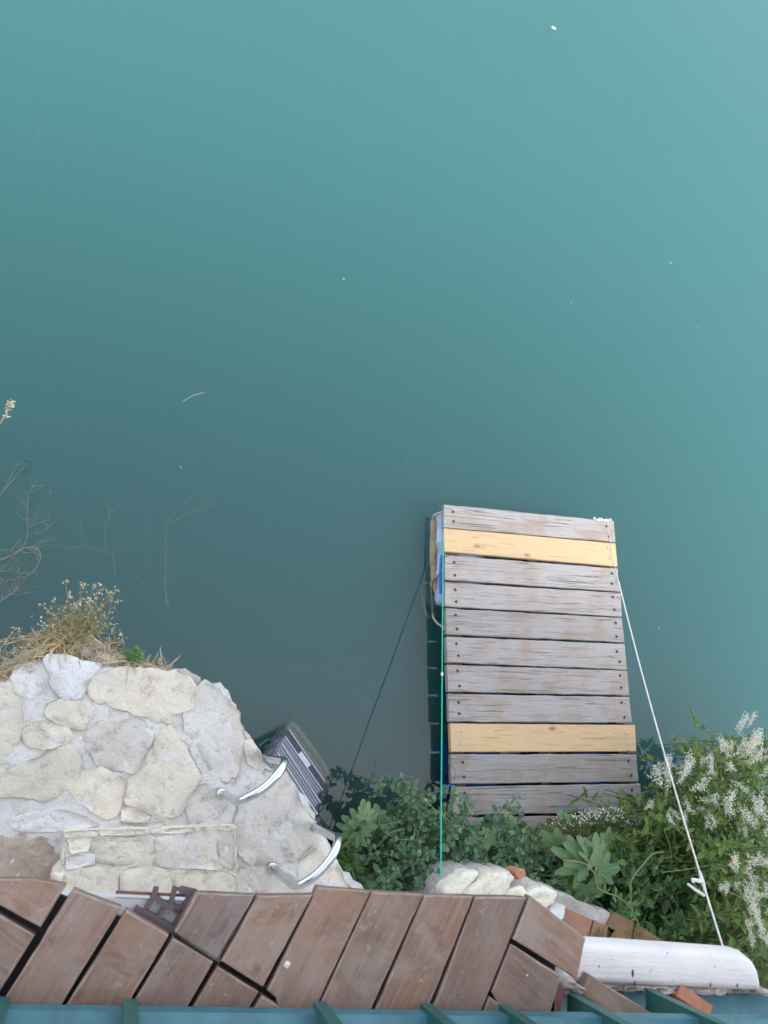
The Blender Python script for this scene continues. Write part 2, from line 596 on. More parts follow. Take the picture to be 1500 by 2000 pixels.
def outline_px(pp, z, step=0.03, jit=0.004, soft=1):
    p = [at(x, y, z) for x, y in pp]
    p = chaikin(ccw(p), soft) if soft else ccw(p)
    p = resample(p, step)
    return [q + np.array([random.gauss(0, jit), random.gauss(0, jit), 0]) for q in p]


def stone_piece(name, pp, z, h, mat, parent, step=0.03, jit=0.005, deep=0.05, grow=1.05):
    cx_, cy_ = np.mean([p[0] for p in pp]), np.mean([p[1] for p in pp])
    o = resample(chaikin(ccw([at(cx_ + (x - cx_) * grow, cy_ + (y - cy_) * grow, z) for x, y in pp]), 1, .13), step)
    ph = random.uniform(0, 40)
    c_ = np.mean(o, axis=0)
    o = [c_ + (q - c_) * (1 + .045 * vnoise(q[0] * 9 + ph, q[1] * 9) + .035 * vnoise(q[0] * 31 + ph, q[1] * 31) + .02 * vnoise(q[0] * 70 + ph, q[1] * 70)) + np.array([random.gauss(0, jit * .5), random.gauss(0, jit * .5), 0]) for q in o]
    v, f = slab(o, [(-0.03, z - deep), (-0.012, z + h * 0.1), (0.012, z + h * 0.75), (0.05, z + h), (0.40, z + h * 1.05), (0.7, z + h)], 0.006, 11)
    return mesh(name, v, f, mat, parent, smooth=True)


# ------------------------------------------------------------------ ground, water
def bank_z(x, y):
    """bottom of the lake rising to the bank under the plants"""
    s = -0.15 + (-0.5 - y) * 0.62
    s += 0.05 * vnoise(x * 2.3, y * 2.3)
    return max(-3.2, min(0.75, s))


gx = np.concatenate([[-300, -80, -20], np.linspace(-6, 9, 76), [20, 80, 300]])
gy = np.concatenate([[-300, -60, -12], np.linspace(-4, 5, 61), [12, 60, 300]])
gv = [(x, y, bank_z(x, y)) for y in gy for x in gx]
nxg = len(gx)
gf = [(j * nxg + i, j * nxg + i + 1, (j + 1) * nxg + i + 1, (j + 1) * nxg + i) for j in range(len(gy) - 1) for i in range(nxg - 1)]
tag(mesh("ground", gv, gf, M_['soil'], M=frame((0, 0, 0)), smooth=True), kind="structure")
wb = MB().box((0, 148.6, -2.5), (590, 301, 5.0))
water = wb.build("water", M_['water'], M=frame((0, 0, 0)))
tag(water, kind="structure")

# ------------------------------------------------------------------ unseen house wall behind the balcony, extent set to shade the near water
hw = empty("shading_house_wall", (1.0, -1.75, 0.7), "unseen house wall behind the balcony, added and sized to shade the scene", "house wall")
MB().box((-2.0, -1.9, 4.5), (16.6, 0.3, 8.0)).build("wall_face", M_['house'], hw)

# ------------------------------------------------------------------ stone jetty
jetty = empty("stone_jetty", (0.2, -0.3, 0.0), "pale stone and mortar landing built out over the water on the left", "stone jetty")
ZP = 1.0
edge = [(-260, 1350), (-60, 1345), (0, 1335), (50, 1300), (90, 1281), (135, 1279), (200, 1299), (240, 1301), (330, 1309), (372, 1323), (381, 1343), (386, 1357), (402, 1345),
        (432, 1357), (466, 1396), (477, 1437), (492, 1441), (511, 1466), (523, 1493), (560, 1522), (611, 1600), (627, 1630), (645, 1656), (688, 1737), (760, 1860)]
o = [at(x, y, ZP) for x, y in edge]
o += [np.array([1.55, -1.2, ZP]), np.array([1.5, -1.75, ZP]), np.array([-2.2, -1.75, ZP])]
o = ccw(o)
o = resample(o, 0.03)
o = [q + np.array([random.gauss(0, .005), random.gauss(0, .005), 0]) for q in o]
rings = [(-0.16, -2.6), (-0.10, -0.6), (-0.05, -0.1), (-0.02, 0.3), (0.015, 0.6), (-0.006, 0.86), (0.0, 0.955), (0.008, 0.985), (0.022, ZP - 0.004)]
rings += [(t, ZP - 0.002) for t in np.linspace(0.05, 0.95, 26)]
v, f = slab(o, rings, 0.006, 11)
v = [(p[0] + (0.035 * vnoise(p[2] * 6 + p[0] * 5, p[1] * 6) if p[2] < 0.95 else 0), p[1] + (0.035 * vnoise(p[0] * 6 + 11, p[2] * 7) if p[2] < 0.95 else 0), p[2]) for p in v]
mesh("mortar_bed", v, f, M_['mortar'], jetty, smooth=True)
flags = [
    ([(87, 1284), (132, 1281), (165, 1292), (192, 1298), (180, 1318), (160, 1362), (120, 1360), (100, 1335)], 'stone_white'),
    ([(185, 1330), (235, 1304), (330, 1312), (368, 1326), (376, 1350), (368, 1378), (315, 1405), (240, 1385), (190, 1368)], 'stone_cream'),
    ([(388, 1356), (402, 1347), (430, 1360), (463, 1398), (474, 1440), (462, 1500), (440, 1522), (420, 1518), (395, 1480), (366, 1432), (366, 1398)], 'stone_grey'),
    ([(-70, 1360), (-20, 1348), (20, 1347), (42, 1380), (40, 1430), (12, 1485), (-40, 1492), (-80, 1440)], 'stone_cream'),
    ([(95, 1378), (120, 1367), (165, 1377), (170, 1395), (160, 1428), (120, 1415), (92, 1399)], 'stone_cream'),
    ([(50, 1422), (80, 1410), (130, 1422), (140, 1440), (130, 1451), (80, 1464), (50, 1454)], 'stone_cream'),
    ([(-30, 1525), (50, 1492), (130, 1458), (158, 1470), (152, 1510), (130, 1538), (90, 1562), (40, 1553), (-20, 1560)], 'stone_cream'),
    ([(168, 1440), (200, 1411), (270, 1410), (300, 1427), (303, 1445), (270, 1508), (235, 1506), (195, 1489), (178, 1460)], 'stone_grey'),
    ([(310, 1442), (335, 1432), (355, 1455), (383, 1510), (373, 1550), (340, 1593), (315, 1593), (248, 1559), (252, 1530), (285, 1482)], 'stone_cream'),
    ([(137, 1540), (162, 1507), (200, 1499), (240, 1521), (243, 1532), (229, 1588), (205, 1598), (162, 1573)], 'stone_cream'),
    ([(237, 1582), (255, 1578), (290, 1593), (283, 1605), (240, 1604)], 'stone_yellow'),
    ([(470, 1572), (500, 1535), (532, 1512), (558, 1524), (606, 1600), (622, 1630), (598, 1664), (520, 1689), (472, 1678), (465, 1610)], 'stone_grey'),
    ([(484, 1488), (477, 1452), (491, 1446), (507, 1466), (517, 1493), (500, 1499)], 'stone_cream'),
    ([(590, 1672), (622, 1652), (638, 1661), (684, 1735), (690, 1755), (605, 1750), (582, 1702)], 'stone_cream'),
    ([(468, 1694), (520, 1697), (568, 1707), (580, 1745), (580, 1790), (470, 1790)], 'stone_grey'),
    ([(365, 1560), (400, 1530), (432, 1545), (440, 1570), (420, 1600), (370, 1608)], 'stone_grey'),
    ([(20, 1600), (100, 1580), (160, 1592), (190, 1612), (120, 1622), (40, 1625)], 'mortar'),
    ([(-80, 1640), (40, 1642), (80, 1640), (108, 1692), (88, 1720), (60, 1790), (-90, 1790)], 'stone_pink'),
]
for pp, m in flags:
    big = abs(pp[0][0] - pp[len(pp) // 2][0]) > 60
    stone_piece("stone", pp, ZP, random.uniform(0.001, 0.008), M_[m], jetty, 0.016 if big else 0.012, 0.004, .05, 1.12 if big else 1.16)
# the raised step at the back
ZS = 1.17
so = resample(ccw([at(x, y, ZS) for x, y in [(124, 1627), (250, 1622), (400, 1617), (462, 1615), (464, 1745), (466, 1830), (70, 1840), (96, 1745), (101, 1702), (116, 1692)]]), 0.025)
so = [q + np.array([random.gauss(0, .004), random.gauss(0, .004), 0]) for q in so]
v, f = slab(so, [(-0.012, ZP - 0.05), (0.0, ZS - 0.03), (0.006, ZS - 0.006), (0.02, ZS)] + [(t, ZS + 0.001) for t in np.linspace(0.06, 0.95, 12)], 0.005, 14)
step_bed = mesh("step", v, f, M_['stone_cream'], jetty, smooth=True)
for pp in ([(122, 1624), (190, 1621), (192, 1633), (126, 1637)], [(193, 1621), (290, 1618), (291, 1630), (194, 1633)], [(294, 1618), (385, 1615), (386, 1627), (295, 1629)], [(389, 1615), (460, 1612), (461, 1622), (390, 1626)],
           [(121, 1640), (130, 1638), (127, 1690), (116, 1692)], [(101, 1702), (128, 1700), (124, 1745), (124, 1800), (84, 1800), (94, 1745)]):
    stone_piece("edge_stone", pp, ZS, .004, M_['stone_yellow'], jetty, .012, .002, .10, 1.0)
for pp, m in [
    ([(132, 1637), (180, 1634), (172, 1660), (140, 1668)], 'stone_yellow'),
    ([(184, 1640), (240, 1634), (300, 1632), (308, 1652), (300, 1690), (184, 1686)], 'stone_cream'),
    ([(308, 1638), (360, 1631), (414, 1628), (424, 1682), (436, 1698), (308, 1692)], 'stone_grey'),
    ([(422, 1626), (456, 1622), (457, 1700), (444, 1698), (430, 1678)], 'stone_grey'),
    ([(128, 1703), (180, 1698), (228, 1692), (228, 1790), (92, 1790), (104, 1700)], 'stone_cream'),
    ([(236, 1698), (328, 1696), (330, 1790), (236, 1790)], 'stone_cream'),
    ([(342, 1702), (440, 1707), (457, 1715), (457, 1790), (342, 1790)], 'stone_cream'),
    ([(130, 1672), (185, 1668), (186, 1690), (128, 1697)], 'mortar'),
]:
    stone_piece("stone", pp, ZS, random.uniform(0.001, 0.005), M_[m], jetty, 0.016, 0.003, 0.03, 1.06)
# weathered ledge of rock and dry earth along the outer rim
ro = outline_px([(-80, 1350), (-40, 1315), (0, 1300), (35, 1272), (85, 1256), (130, 1235), (172, 1236), (212, 1262), (258, 1285), (318, 1304), (372, 1318), (389, 1329),
                 (386, 1350), (300, 1352), (200, 1345), (100, 1335), (20, 1370), (-60, 1400)], 0.92, 0.025, 0.007)
v, f = slab(ro, [(-0.10, -0.4), (-0.04, 0.2), (0.02, 0.6), (0.0, 0.84), (0.03, 0.90), (0.12, 0.935), (0.3, 0.96), (0.5, 0.955)], 0.022, 13)
mesh("rock_ledge", v, f, M_['soil_rock'], jetty, smooth=True)
for pp, z, m in [([(322, 1310), (350, 1306), (388, 1322), (389, 1338), (377, 1345), (340, 1330)], 0.93, 'rubble'),
                 ([(140, 1243), (168, 1242), (200, 1268), (190, 1285), (150, 1275)], 0.955, 'rubble'),
                 ([(30, 1300), (75, 1290), (82, 1310), (60, 1335), (25, 1335)], 0.97, 'mortar'),
                 ([(190, 1275), (228, 1278), (232, 1298), (200, 1298)], 0.95, 'mortar'),
                 ([(20, 1320), (70, 1318), (92, 1345), (60, 1368), (30, 1355)], 0.985, 'mortar')]:
    stone_piece("stone", pp, z, 0.02, M_[m], jetty, 0.015, 0.006, 0.06)

# ------------------------------------------------------------------ swim ladder
lad = empty("swim_ladder", at(560, 1520, 0.9), "chrome handled swim ladder with grey plastic treads going down into the water", "ladder")


def rail_path(a, b, c, z0, zt, zb, foot, low):
    A = at(*b, zt); A0 = np.array([A[0], A[1], z0])
    Cc = at(*c, zt); C0 = np.array([Cc[0], Cc[1], zb])
    d = _unit(Cc - A)
    bow = np.array([d[1], -d[0], 0]) * .025
    dn, r = np.array([0, 0, -1.0]), .10

    def bend(u_, v_, w_):
        return [u_ * (1 - t) ** 2 + v_ * 2 * t * (1 - t) + w_ * t * t for t in np.linspace(0, 1, 9)]

    p = bend(A + dn * r, A, A + d * r) + [A + d * r + (Cc - A - 2 * d * r) * t for t in np.linspace(.12, .88, 8)] + bend(Cc - d * r, Cc, Cc + dn * r)
    ln = np.linalg.norm(Cc - A)
    p = [q + bow * math.sin(math.pi * min(1, max(0, np.dot(q - A, d) / ln))) for q in p]
    return [A0 + dn * .04, A0 * .6 + A * .4] + p + bend(Cc * .5 + C0 * .5, C0, foot) + [low]


ends_l = [((563, 1425), 0.0), ((556, 1439), 0.24), ((549, 1453), 0.48), ((541, 1471), 0.72)]
ends_r = [((633, 1527), 0.0), ((629, 1544), 0.24), ((625, 1568), 0.48), ((619, 1591), 0.72)]
L = [at(*p, z) for p, z in ends_l]
Rr = [at(*p, z) for p, z in ends_r]
dirL = (L[0] - L[3]) / 3
back = -_unit(np.array([dirL[0], dirL[1], 0]))
side = _unit(Rr[1] - L[1])
back = _unit(back - side * np.dot(back, side))
for sgn, top, c0 in ((-1, ((433, 1549), (465, 1567), (561, 1487)), L), (1, ((535, 1716), (580, 1735), (667, 1640)), Rr)):
    off = side * 0.028 * sgn
    foot = c0[3] + off + back * 0.05
    low = c0[0] + off + (c0[0] - c0[3]) * 0.45
    pts = rail_path(top[0], top[1], top[2], ZP, 1.66, 1.02, foot, low)
    rl = MB().tube(pts, 0.0205, 12).build("rail", M_['chrome'], lad, smooth=True)
    base = np.array([pts[0][0], pts[0][1], ZP])
    MB().tube([base + [0, 0, -.01], base + [0, 0, .018], base + [0, 0, .03]], [.029, .029, .023], 14).build("foot_collar", M_['chrome'], rl, smooth=True)
    # dark plastic stringer clamps beside each tread
    for k in range(4):
        MB().tube([c0[k] + off + back * 0.09 - [0, 0, .01], c0[k] + off + back * 0.045, c0[k] + off - [0, 0, .01]], 0.016, 8).build("tread_clamp", M_['dark_plastic'], rl, smooth=True)


def tread(a, b, depth, idx):
    u = b - a
    ln = np.linalg.norm(u)
    u = u / ln
    th = 0.026
    m = MB()
    prof = [(0, 0), (0.006, 0.004), (depth - .006, 0.004), (depth, 0), (depth, -th), (0, -th)]
    vv = [a + back * q + np.array([0, 0, h]) for q, h in prof] + [b + back * q + np.array([0, 0, h]) for q, h in prof]
    n = len(prof)
    ff = [(i, (i + 1) % n, n + (i + 1) % n, n + i) for i in range(n)] + [tuple(range(n - 1, -1, -1)), tuple(range(n, 2 * n))]
    ang = math.atan2(u[1], u[0])
    fr = frame(a, ang)
    mat = 'dark_plastic' if idx == 0 else 'tread'
    t = mesh("tread", vv, ff, M_[mat], lad, fr)
    MB().tube([a - back * .003 + [0, 0, .003], b - back * .003 + [0, 0, .003]], 0.005, 5).build("front_lip", M_['tread_edge'], t)
    if idx > 0:
        g = MB()
        nx_, ny_ = 26, 5
        for i in range(nx_):
            for j in range(ny_):
                p = a + u * (ln * (i + .6 + .4 * (j % 2)) / (nx_ + .6)) + back * (depth * (j + .9) / (ny_ + .8)) + np.array([0, 0, .005])
                d1 = u * .0065 + back * .0045
                d2 = np.array([-d1[1], d1[0], 0]) * .35
                q = [p - d1 - d2, p + d1 - d2, p + d1 + d2, p - d1 + d2, p + np.array([0, 0, .004])]
                g.add(q, [(0, 1, 4), (1, 2, 4), (2, 3, 4), (3, 0, 4)])
        tag(g.build("grip_pattern", M_['tread_edge'], t), kind="stuff")
    else:
        s0 = a + u * ln * .40 + back * .008 + np.array([0, 0, .0065])
        s1 = a + u * ln * .66 + back * .008 + np.array([0, 0, .0065])
        w = back * (depth - .02)
        st = [s0, s1, s1 + w, s0 + w]
        st += [p - np.array([0, 0, .004]) for p in st]
        mesh("sticker", st, [(0, 1, 2, 3), (7, 6, 5, 4), (0, 4, 5, 1), (1, 5, 6, 2), (2, 6, 7, 3), (3, 7, 4, 0)], M_['sticker'], t)


for k in range(4):
    tread(L[k], Rr[k], 0.10 if k else 0.085, k)
ua, ub = at(572, 1413, -0.2), at(644, 1514, -0.2)
frp = [ua + back * .13, ua + back * .03, ua + side * .03, ub - side * .03, ub + back * .03, ub + back * .13]
MB().tube(smooth_path(frp, 4), 0.022, 8).build("bottom_bar", M_['slimy'], lad, smooth=True)
vv = [ua + side * .02, ub - side * .02, ub - side * .02 + back * .10, ua + side * .02 + back * .10]
vv += [p - np.array([0, 0, .02]) for p in vv]
mesh("tread", vv, [(0, 1, 2, 3), (7, 6, 5, 4), (0, 4, 5, 1), (1, 5, 6, 2), (2, 6, 7, 3), (3, 7, 4, 0)], M_['slimy'], lad)

# ------------------------------------------------------------------ floating dock
ZD = 0.20
rows = [((866, 985), (1198, 1018), (866, 1030), (1202, 1059), 'old'),
        ((867, 1031), (1202, 1061), (868, 1077), (1206, 1106), 'pine'),
        ((869, 1084), (1207, 1110), (869, 1132), (1211, 1155), 'old'),
        ((869, 1137), (1212, 1158), (870, 1184), (1215, 1204), 'old'),
        ((870, 1188), (1215, 1207), (872, 1239), (1219, 1254), 'old'),
        ((872, 1243), (1220, 1258), (873, 1294), (1224, 1308), 'old'),
        ((873, 1298), (1225, 1310), (875, 1351), (1229, 1358), 'old'),
        ((875, 1355), (1229, 1362), (877, 1410), (1235, 1412), 'old'),
        ((879, 1413), (1240, 1416), (881, 1469), (1243, 1468), 'pine'),
        ((880, 1474), (1242, 1473), (882, 1531), (1247, 1527), 'old'),
        ((883, 1537), (1249, 1531), (885, 1592), (1253, 1586), 'old'),
        ((886, 1598), (1254, 1590), (889, 1652), (1257, 1645), 'old')]
dA, dB = at(868, 1300, ZD), at(1225, 1310, ZD)
dang = math.atan2(dB[1] - dA[1], dB[0] - dA[0])
dock = empty("floating_dock", (2.8, 0.85, 0.0), "floating wooden dock of grey planks with two new yellow planks", "floating dock", rotz=dang)
PT = 0.045


def plank(tl, tr, bl, br, mat, parent):
    c = (tl + tr + bl + br) / 4
    ang = math.atan2((tr - tl)[1], (tr - tl)[0])
    nl = 26
    v, f = [], []
    wob = 0.0017 if mat == 'old' else 0.0006
    ch = 0.005
    ph = random.uniform(0, 50)
    for i in range(nl + 1):
        t = i / nl
        top, bot = tl + (tr - tl) * t, bl + (br - bl) * t
        y = bot - top
        yl = np.linalg.norm(y)
        y = y / yl
        e0 = wob * vnoise(ph + t * 14, 3.3) + wob * .6 * vnoise(ph + t * 60, 8.3)
        e1 = wob * vnoise(ph + t * 14, 21.3) + wob * .6 * vnoise(ph + t * 60, 28.3)
        sag = 0.003 * vnoise(ph + t * 3, 40.1) if mat == 'old' else 0
        for k, (d, h) in enumerate([(0 + e0, -ch), (ch + e0, 0), (yl * .33, 0.0), (yl * .66, 0.0), (yl - ch + e1, 0), (yl + e1, -ch), (yl + e1, -PT), (e0, -PT)]):
            p = top + y * d + np.array([0, 0, h + (sag if k < 6 else 0)])
            if i in (0, nl):
                p = p + (tr - tl) / np.linalg.norm(tr - tl) * wob * 1.6 * vnoise(ph + k * 1.7, i + 60.2)
            v.append(p)
    n = 8
    for i in range(nl):
        for j in range(n):
            f.append((i * n + j, i * n + (j + 1) % n, (i + 1) * n + (j + 1) % n, (i + 1) * n + j))
    f.append(tuple(range(n)))
    f.append(tuple(nl * n + j for j in range(n - 1, -1, -1)))
    o = mesh("plank", v, f, M_[mat], parent, frame(c, ang))
    return o


screw_me = None


def screw(p, mat, parent):
    global screw_me
    m = MB()
    n = 8
    r, h = 0.0105, 0.002
    vv = [(r * math.cos(2 * math.pi * i / n), r * math.sin(2 * math.pi * i / n), 0) for i in range(n)] + [(.8 * r * math.cos(2 * math.pi * i / n), .8 * r * math.sin(2 * math.pi * i / n), h) for i in range(n)] + [(0, 0, h * .5)]
    ff = [(i, (i + 1) % n, n + (i + 1) % n, n + i) for i in range(n)] + [(n + i, n + (i + 1) % n, 2 * n) for i in range(n)]
    key = "screw_" + mat
    me = bpy.data.meshes.get(key)
    if me is None:
        me = bpy.data.meshes.new(key)
        me.from_pydata(vv, [], ff)
        me.materials.append(M_[mat])
    link(bpy.data.objects.new("screw", me), frame(p), parent)


for i, (tl, tr, bl, br, mt) in enumerate(rows):
    dz = random.uniform(-.002, .002)
    q = [at(*p, ZD + dz) for p in (tl, tr, bl, br)]
    po = plank(*q, mt, dock)
    if mt == 'pine':
        po["label"] = "new yellow pine plank"
    for s, t in ((0.055, .27), (0.057, .75), (0.955, .25), (0.957, .74)):
        if i == 1 and s < .5:
            continue
        s2, t2 = s + random.uniform(-.006, .006), t + random.uniform(-.06, .06)
        a = q[0] + (q[1] - q[0]) * s2
        b = q[2] + (q[3] - q[2]) * s2
        screw(a + (b - a) * t2 + np.array([0, 0, .0045]), 'zinc' if mt == 'pine' else 'nail', po)
tl, tr, bl, br = at(868, 985, ZD), at(1198, 1018, ZD), at(889, 1652, ZD), at(1257, 1645, ZD)
for s in (0.055, 0.5, 0.95):
    a, b = tl + (tr - tl) * s, bl + (br - bl) * s
    zc = ZD - PT - .004 - .055
    d = b - a
    MB().box(((a + b) / 2)[:2].tolist() + [zc], (0.07, np.linalg.norm(d) - .04, 0.11), math.atan2(d[1], d[0]) - math.pi / 2).build("joist", M_['beam'], dock)


def drum(c, length, r, ang, mat):
    """plastic float drum lying along direction ang"""
    u = np.array([math.cos(ang), math.sin(ang), 0])
    c = np.array(c)
    pr = [(-.5, .0), (-.5, .82), (-.47, .97), (-.42, 1.0), (-.2, 1.0), (-.185, 1.05), (-.15, 1.05), (-.135, 1.0), (.135, 1.0), (.15, 1.05), (.185, 1.05), (.2, 1.0), (.42, 1.0), (.47, .97), (.5, .82), (.5, .0)]
    m = MB().tube([c + u * length * t for t, _ in pr], [max(.002, r * k) for _, k in pr], 20)
    return m.build("float_drum", M_[mat], dock, smooth=True)


ux = _unit(tr - tl)
uy = _unit(bl - tl)
da = math.atan2(uy[1], uy[0])
zdr = -0.10
rd = 0.22
for base, s0, off, mt in ((tl, 0.36, 0.185, 'drum_pale'), (tl, 1.15, 0.34, 'drum'), (tl, 2.02, 0.25, 'drum'), (tr, 0.5, -0.26, 'drum'), (tr, 1.9, -0.26, 'drum')):
    p = base + uy * s0 + ux * off
    drum((p[0], p[1], zdr + (0.02 if mt == 'drum_pale' else 0)), 0.72, rd, da, mt)
# crust of algae on the flank of the outer drum and loops of slack rope
fp = [at(x, y, z) for x, y, z in [(858, 1010, .0), (850, 1020, .0), (848, 1060, .0), (847, 1100, .0), (850, 1140, -.01), (854, 1165, -.02)]]
MB().tube(smooth_path(fp, 5), [.034 + .004 * vnoise(i * .9, 2.2) for i in range(26)], 8).build("drum_crust", M_['fender'], dock, smooth=True)
bs = [at(x, y, z) for x, y, z in [(864, 1085, .12), (861, 1120, .12), (862, 1160, .10)]]
MB().tube(smooth_path(bs, 3), .016, 6).build("strap", M_['drum'], dock)
rp = [at(x, y, z) for x, y, z in [(866, 1112, .14), (857, 1122, .10), (844, 1134, .02), (842, 1150, -.01), (844, 1180, -.02), (846, 1205, 0.0), (855, 1218, .06), (862, 1223, .12), (872, 1232, .16)]]
MB().tube(smooth_path(rp, 5), .009, 6).build("slack_rope", M_['rope_tan'], dock, smooth=True)
rp = [at(x, y, z) for x, y, z in [(842, 1138, -.01), (826, 1142, -.10), (824, 1160, -.18), (832, 1200, -.12), (841, 1208, -.03)]]
MB().tube(smooth_path(rp, 5), .009, 6).build("slack_rope", M_['rope_tan'], dock, smooth=True)
rp = [at(x, y, z) for x, y, z in [(868, 1001, .15), (858, 1003, .12), (850, 1008, .06), (847, 1014, .02)]]
MB().tube(smooth_path(rp, 5), .008, 6).build("lashing", M_['rope_tan'], dock, smooth=True)
rp = [at(x, y, z) for x, y, z in [(884, 1534, .17), (868, 1538, .14), (850, 1548, .06), (842, 1560, .0)]]
MB().tube(smooth_path(rp, 5), .012, 6).build("lashing", M_['drum'], dock, smooth=True)
# knotted rope end at the far right corner
kn = MB()
for k in range(9):
    x0 = 1160 + k * 3.6
    rp = [at(x0, 1016 + k * .3, ZD + .004), at(x0 + random.uniform(-3, 3), 1012 + random.uniform(-2, 3), ZD + .022), at(x0 + random.uniform(2, 6), 1017, ZD + .006)]
    kn.tube(smooth_path(rp, 3), .006, 5)
kn.build("rope_lashing", M_['rope_white'], dock)

# ------------------------------------------------------------------ mooring lines


def mooring(name, pts, r, mat, label, sag=0.0):
    root = empty(name, pts[0], label, "rope", "mooring lines")
    P = [np.array(p) for p in pts]
    path = []
    for i in range(25):
        t = i / 24
        p = P[0] + (P[-1] - P[0]) * t
        p = p - np.array([0, 0, sag * 4 * t * (1 - t)])
        path.append(p)
    return root, MB().tube(path, r, 6), path


gA, gB = at(865, 1092, .19), at(862, 1536, 1.0)
gE = gB + (gB - gA) * ((at(864, 1770, 1.0)[1] - gB[1]) / (gB[1] - gA[1])) * 0.72
root, tb, gpath = mooring("green_mooring_line", [gA, gE], .0042, 'rope_green', "thin bright green mooring cord running from the left side of the dock towards the balcony")
tb.tube([gA, at(866, 1040, .2)], .0055, 6)
tb.build("cord", M_['rope_green'], root)
kp = gA + (gE - gA) * ((1380 - 1092) / (1750 - 1092.))
MB().tube([kp + (gE - gA) * s for s in (-.006, 0, .006)], [.005, .010, .005], 7).build("knot", M_['rope_white'], root)

wA = at(1208, 1135, .205)
wE = at(1414, 1856, 1.9)
root, tb, wpath = mooring("white_mooring_line", [wA, wE], .0052, 'rope_white', "white mooring rope stretched from the right edge of the dock over the flowering vine", 0.035)
tb.tube([wA, at(1196, 1085, .206), at(1187, 1030, .207)], .002, 6)
tb.build("cord", M_['rope_white'], root)
kp = min(wpath, key=lambda p: abs((ROT.T @ (p - np.array([0, 0, EYE])))[1] / (ROT.T @ (p - np.array([0, 0, EYE])))[2] * F + 1000 - 1742))
zk = kp[2]
ke = MB()
ke.tube([kp, at(1352, 1718, zk + .03), at(1354, 1722, zk + .06)], [.011, .009, .008], 6)
ke.tube([at(1374, 1748, zk), at(1358, 1738, zk + .05), at(1344, 1727, zk + .07)], [.010, .008, .007], 6)
ke.tube([kp + (wE - wA) * s for s in (-.02, 0, .02)], [.007, .012, .007], 7)
ke.build("knot", M_['rope_white'], root)

# ------------------------------------------------------------------ balcony
ZB = 4.20
bal = empty("balcony", (0.4, -0.9, 3.9), "balcony floor of brown wooden deck slats over a white slab", "balcony")
E0 = at(300, 1752, 4.15)[1]
slabm = MB()
slabm.box(((-1.6 + 0.80) / 2, (E0 - .004 - 1.74) / 2, 4.125), (2.4, 1.74 + E0 - .004, 0.05))
slabm.box(((-1.6 + 0.70) / 2, (E0 - .10 - 1.74) / 2, 4.03), (2.3, 1.74 + E0 - .10, 0.14))
slabm.build("slab", M_['plaster'], bal)


def slat(pp, mat='slat', z=ZB, th=0.022, name="slat", parent=None, axis_pts=None):
    """a deck slat whose long edges run along the first and third corners' sides"""
    q = ccw([at(x, y, z) for x, y in pp])
    c = np.mean(q, axis=0)
    a, b = (at(*axis_pts[0], z), at(*axis_pts[1], z)) if axis_pts else (at(260, 1930, z), at(330, 1815, z))
    ang = math.atan2((b - a)[1], (b - a)[0])
    out = resample(q, 0.02)
    n = len(out)
    v, f = [], []
    tilt = (random.uniform(-.002, .002), random.uniform(-.002, .002), random.uniform(-.0025, .0015))
    ph = random.uniform(0, 60)
    for ins, dz in ((0.0, -th), (0.0, -.004), (.0010, -.0010), (.0030, 0.0)):
        for p in out:
            d = c - p
            pt = p + d / np.linalg.norm(d) * ins * (1 + .3 * vnoise(p[0] * 60 + ph, p[1] * 60)) + np.array([random.gauss(0, .0003), random.gauss(0, .0003), dz + tilt[2]])
            v.append(pt)
    for k in range(3):
        for j in range(n):
            A, B = k * n + j, k * n + (j + 1) % n
            f.append((A, B, B + n, A + n))
    f.append(tuple(3 * n + j for j in range(n)))
    f.append(tuple(range(n - 1, -1, -1)))
    ob = mesh(name, v, f, [M_[mat], M_['slat_edge']], parent or bal, frame(c, ang))
    for i_ in range(n, 3 * n):
        ob.data.polygons[i_].material_index = 1
    return ob


V1 = ((1140, 1845), (1030, 1755))
slats = [
    ([(-60, 1716), (0, 1717), (60, 1716), (130, 1728), (79, 1811), (0, 1769), (-60, 1737)], V1),
    ([(-60, 1750), (0, 1787), (68, 1827), (-5, 1945), (-60, 2040)], V1),
    ([(143, 1736), (237, 1772), (75, 2035), (-30, 2015)], None),
    ([(247, 1777), (330, 1827), (192, 2060), (69, 2060)], None),
    ([(338, 1832), (417, 1880), (312, 2060), (196, 2062)], None),
    ([(425, 1888), (506, 1938), (432, 2065), (318, 2065)], None),
    ([(512, 1945), (556, 1972), (500, 2065), (440, 2065)], None),
    ([(383, 1743), (498, 1748), (423, 1872), (341, 1820)], None),
    ([(503, 1749), (611, 1748), (513, 1928), (432, 1877)], None),
    ([(621, 1732), (724, 1741), (632, 1937), (566, 2066), (540, 1950), (522, 1935)], None),
    ([(727, 1741), (826, 1747), (727, 1968), (680, 2068), (574, 2066), (636, 1938)], None),
    ([(829, 1748), (925, 1750), (847, 1944), (795, 2070), (690, 2068), (736, 1968)], None),
    ([(929, 1751), (1028, 1753), (930, 2000), (900, 2072), (803, 2070), (856, 1944)], None),
    ([(1036, 1749), (1144, 1832), (1140, 1850), (1127, 1912), (1001, 1834)], V1),
    ([(998, 1843), (1096, 1906), (1078, 1970), (1050, 2050), (1020, 2040), (961, 1938)], V1),
    ([(956, 1946), (1010, 1985), (990, 2065), (915, 2060)], V1),
]
for pp, ax in slats:
    slat(pp, axis_pts=ax)
# slats further in, under and behind the rail
zi = 2066
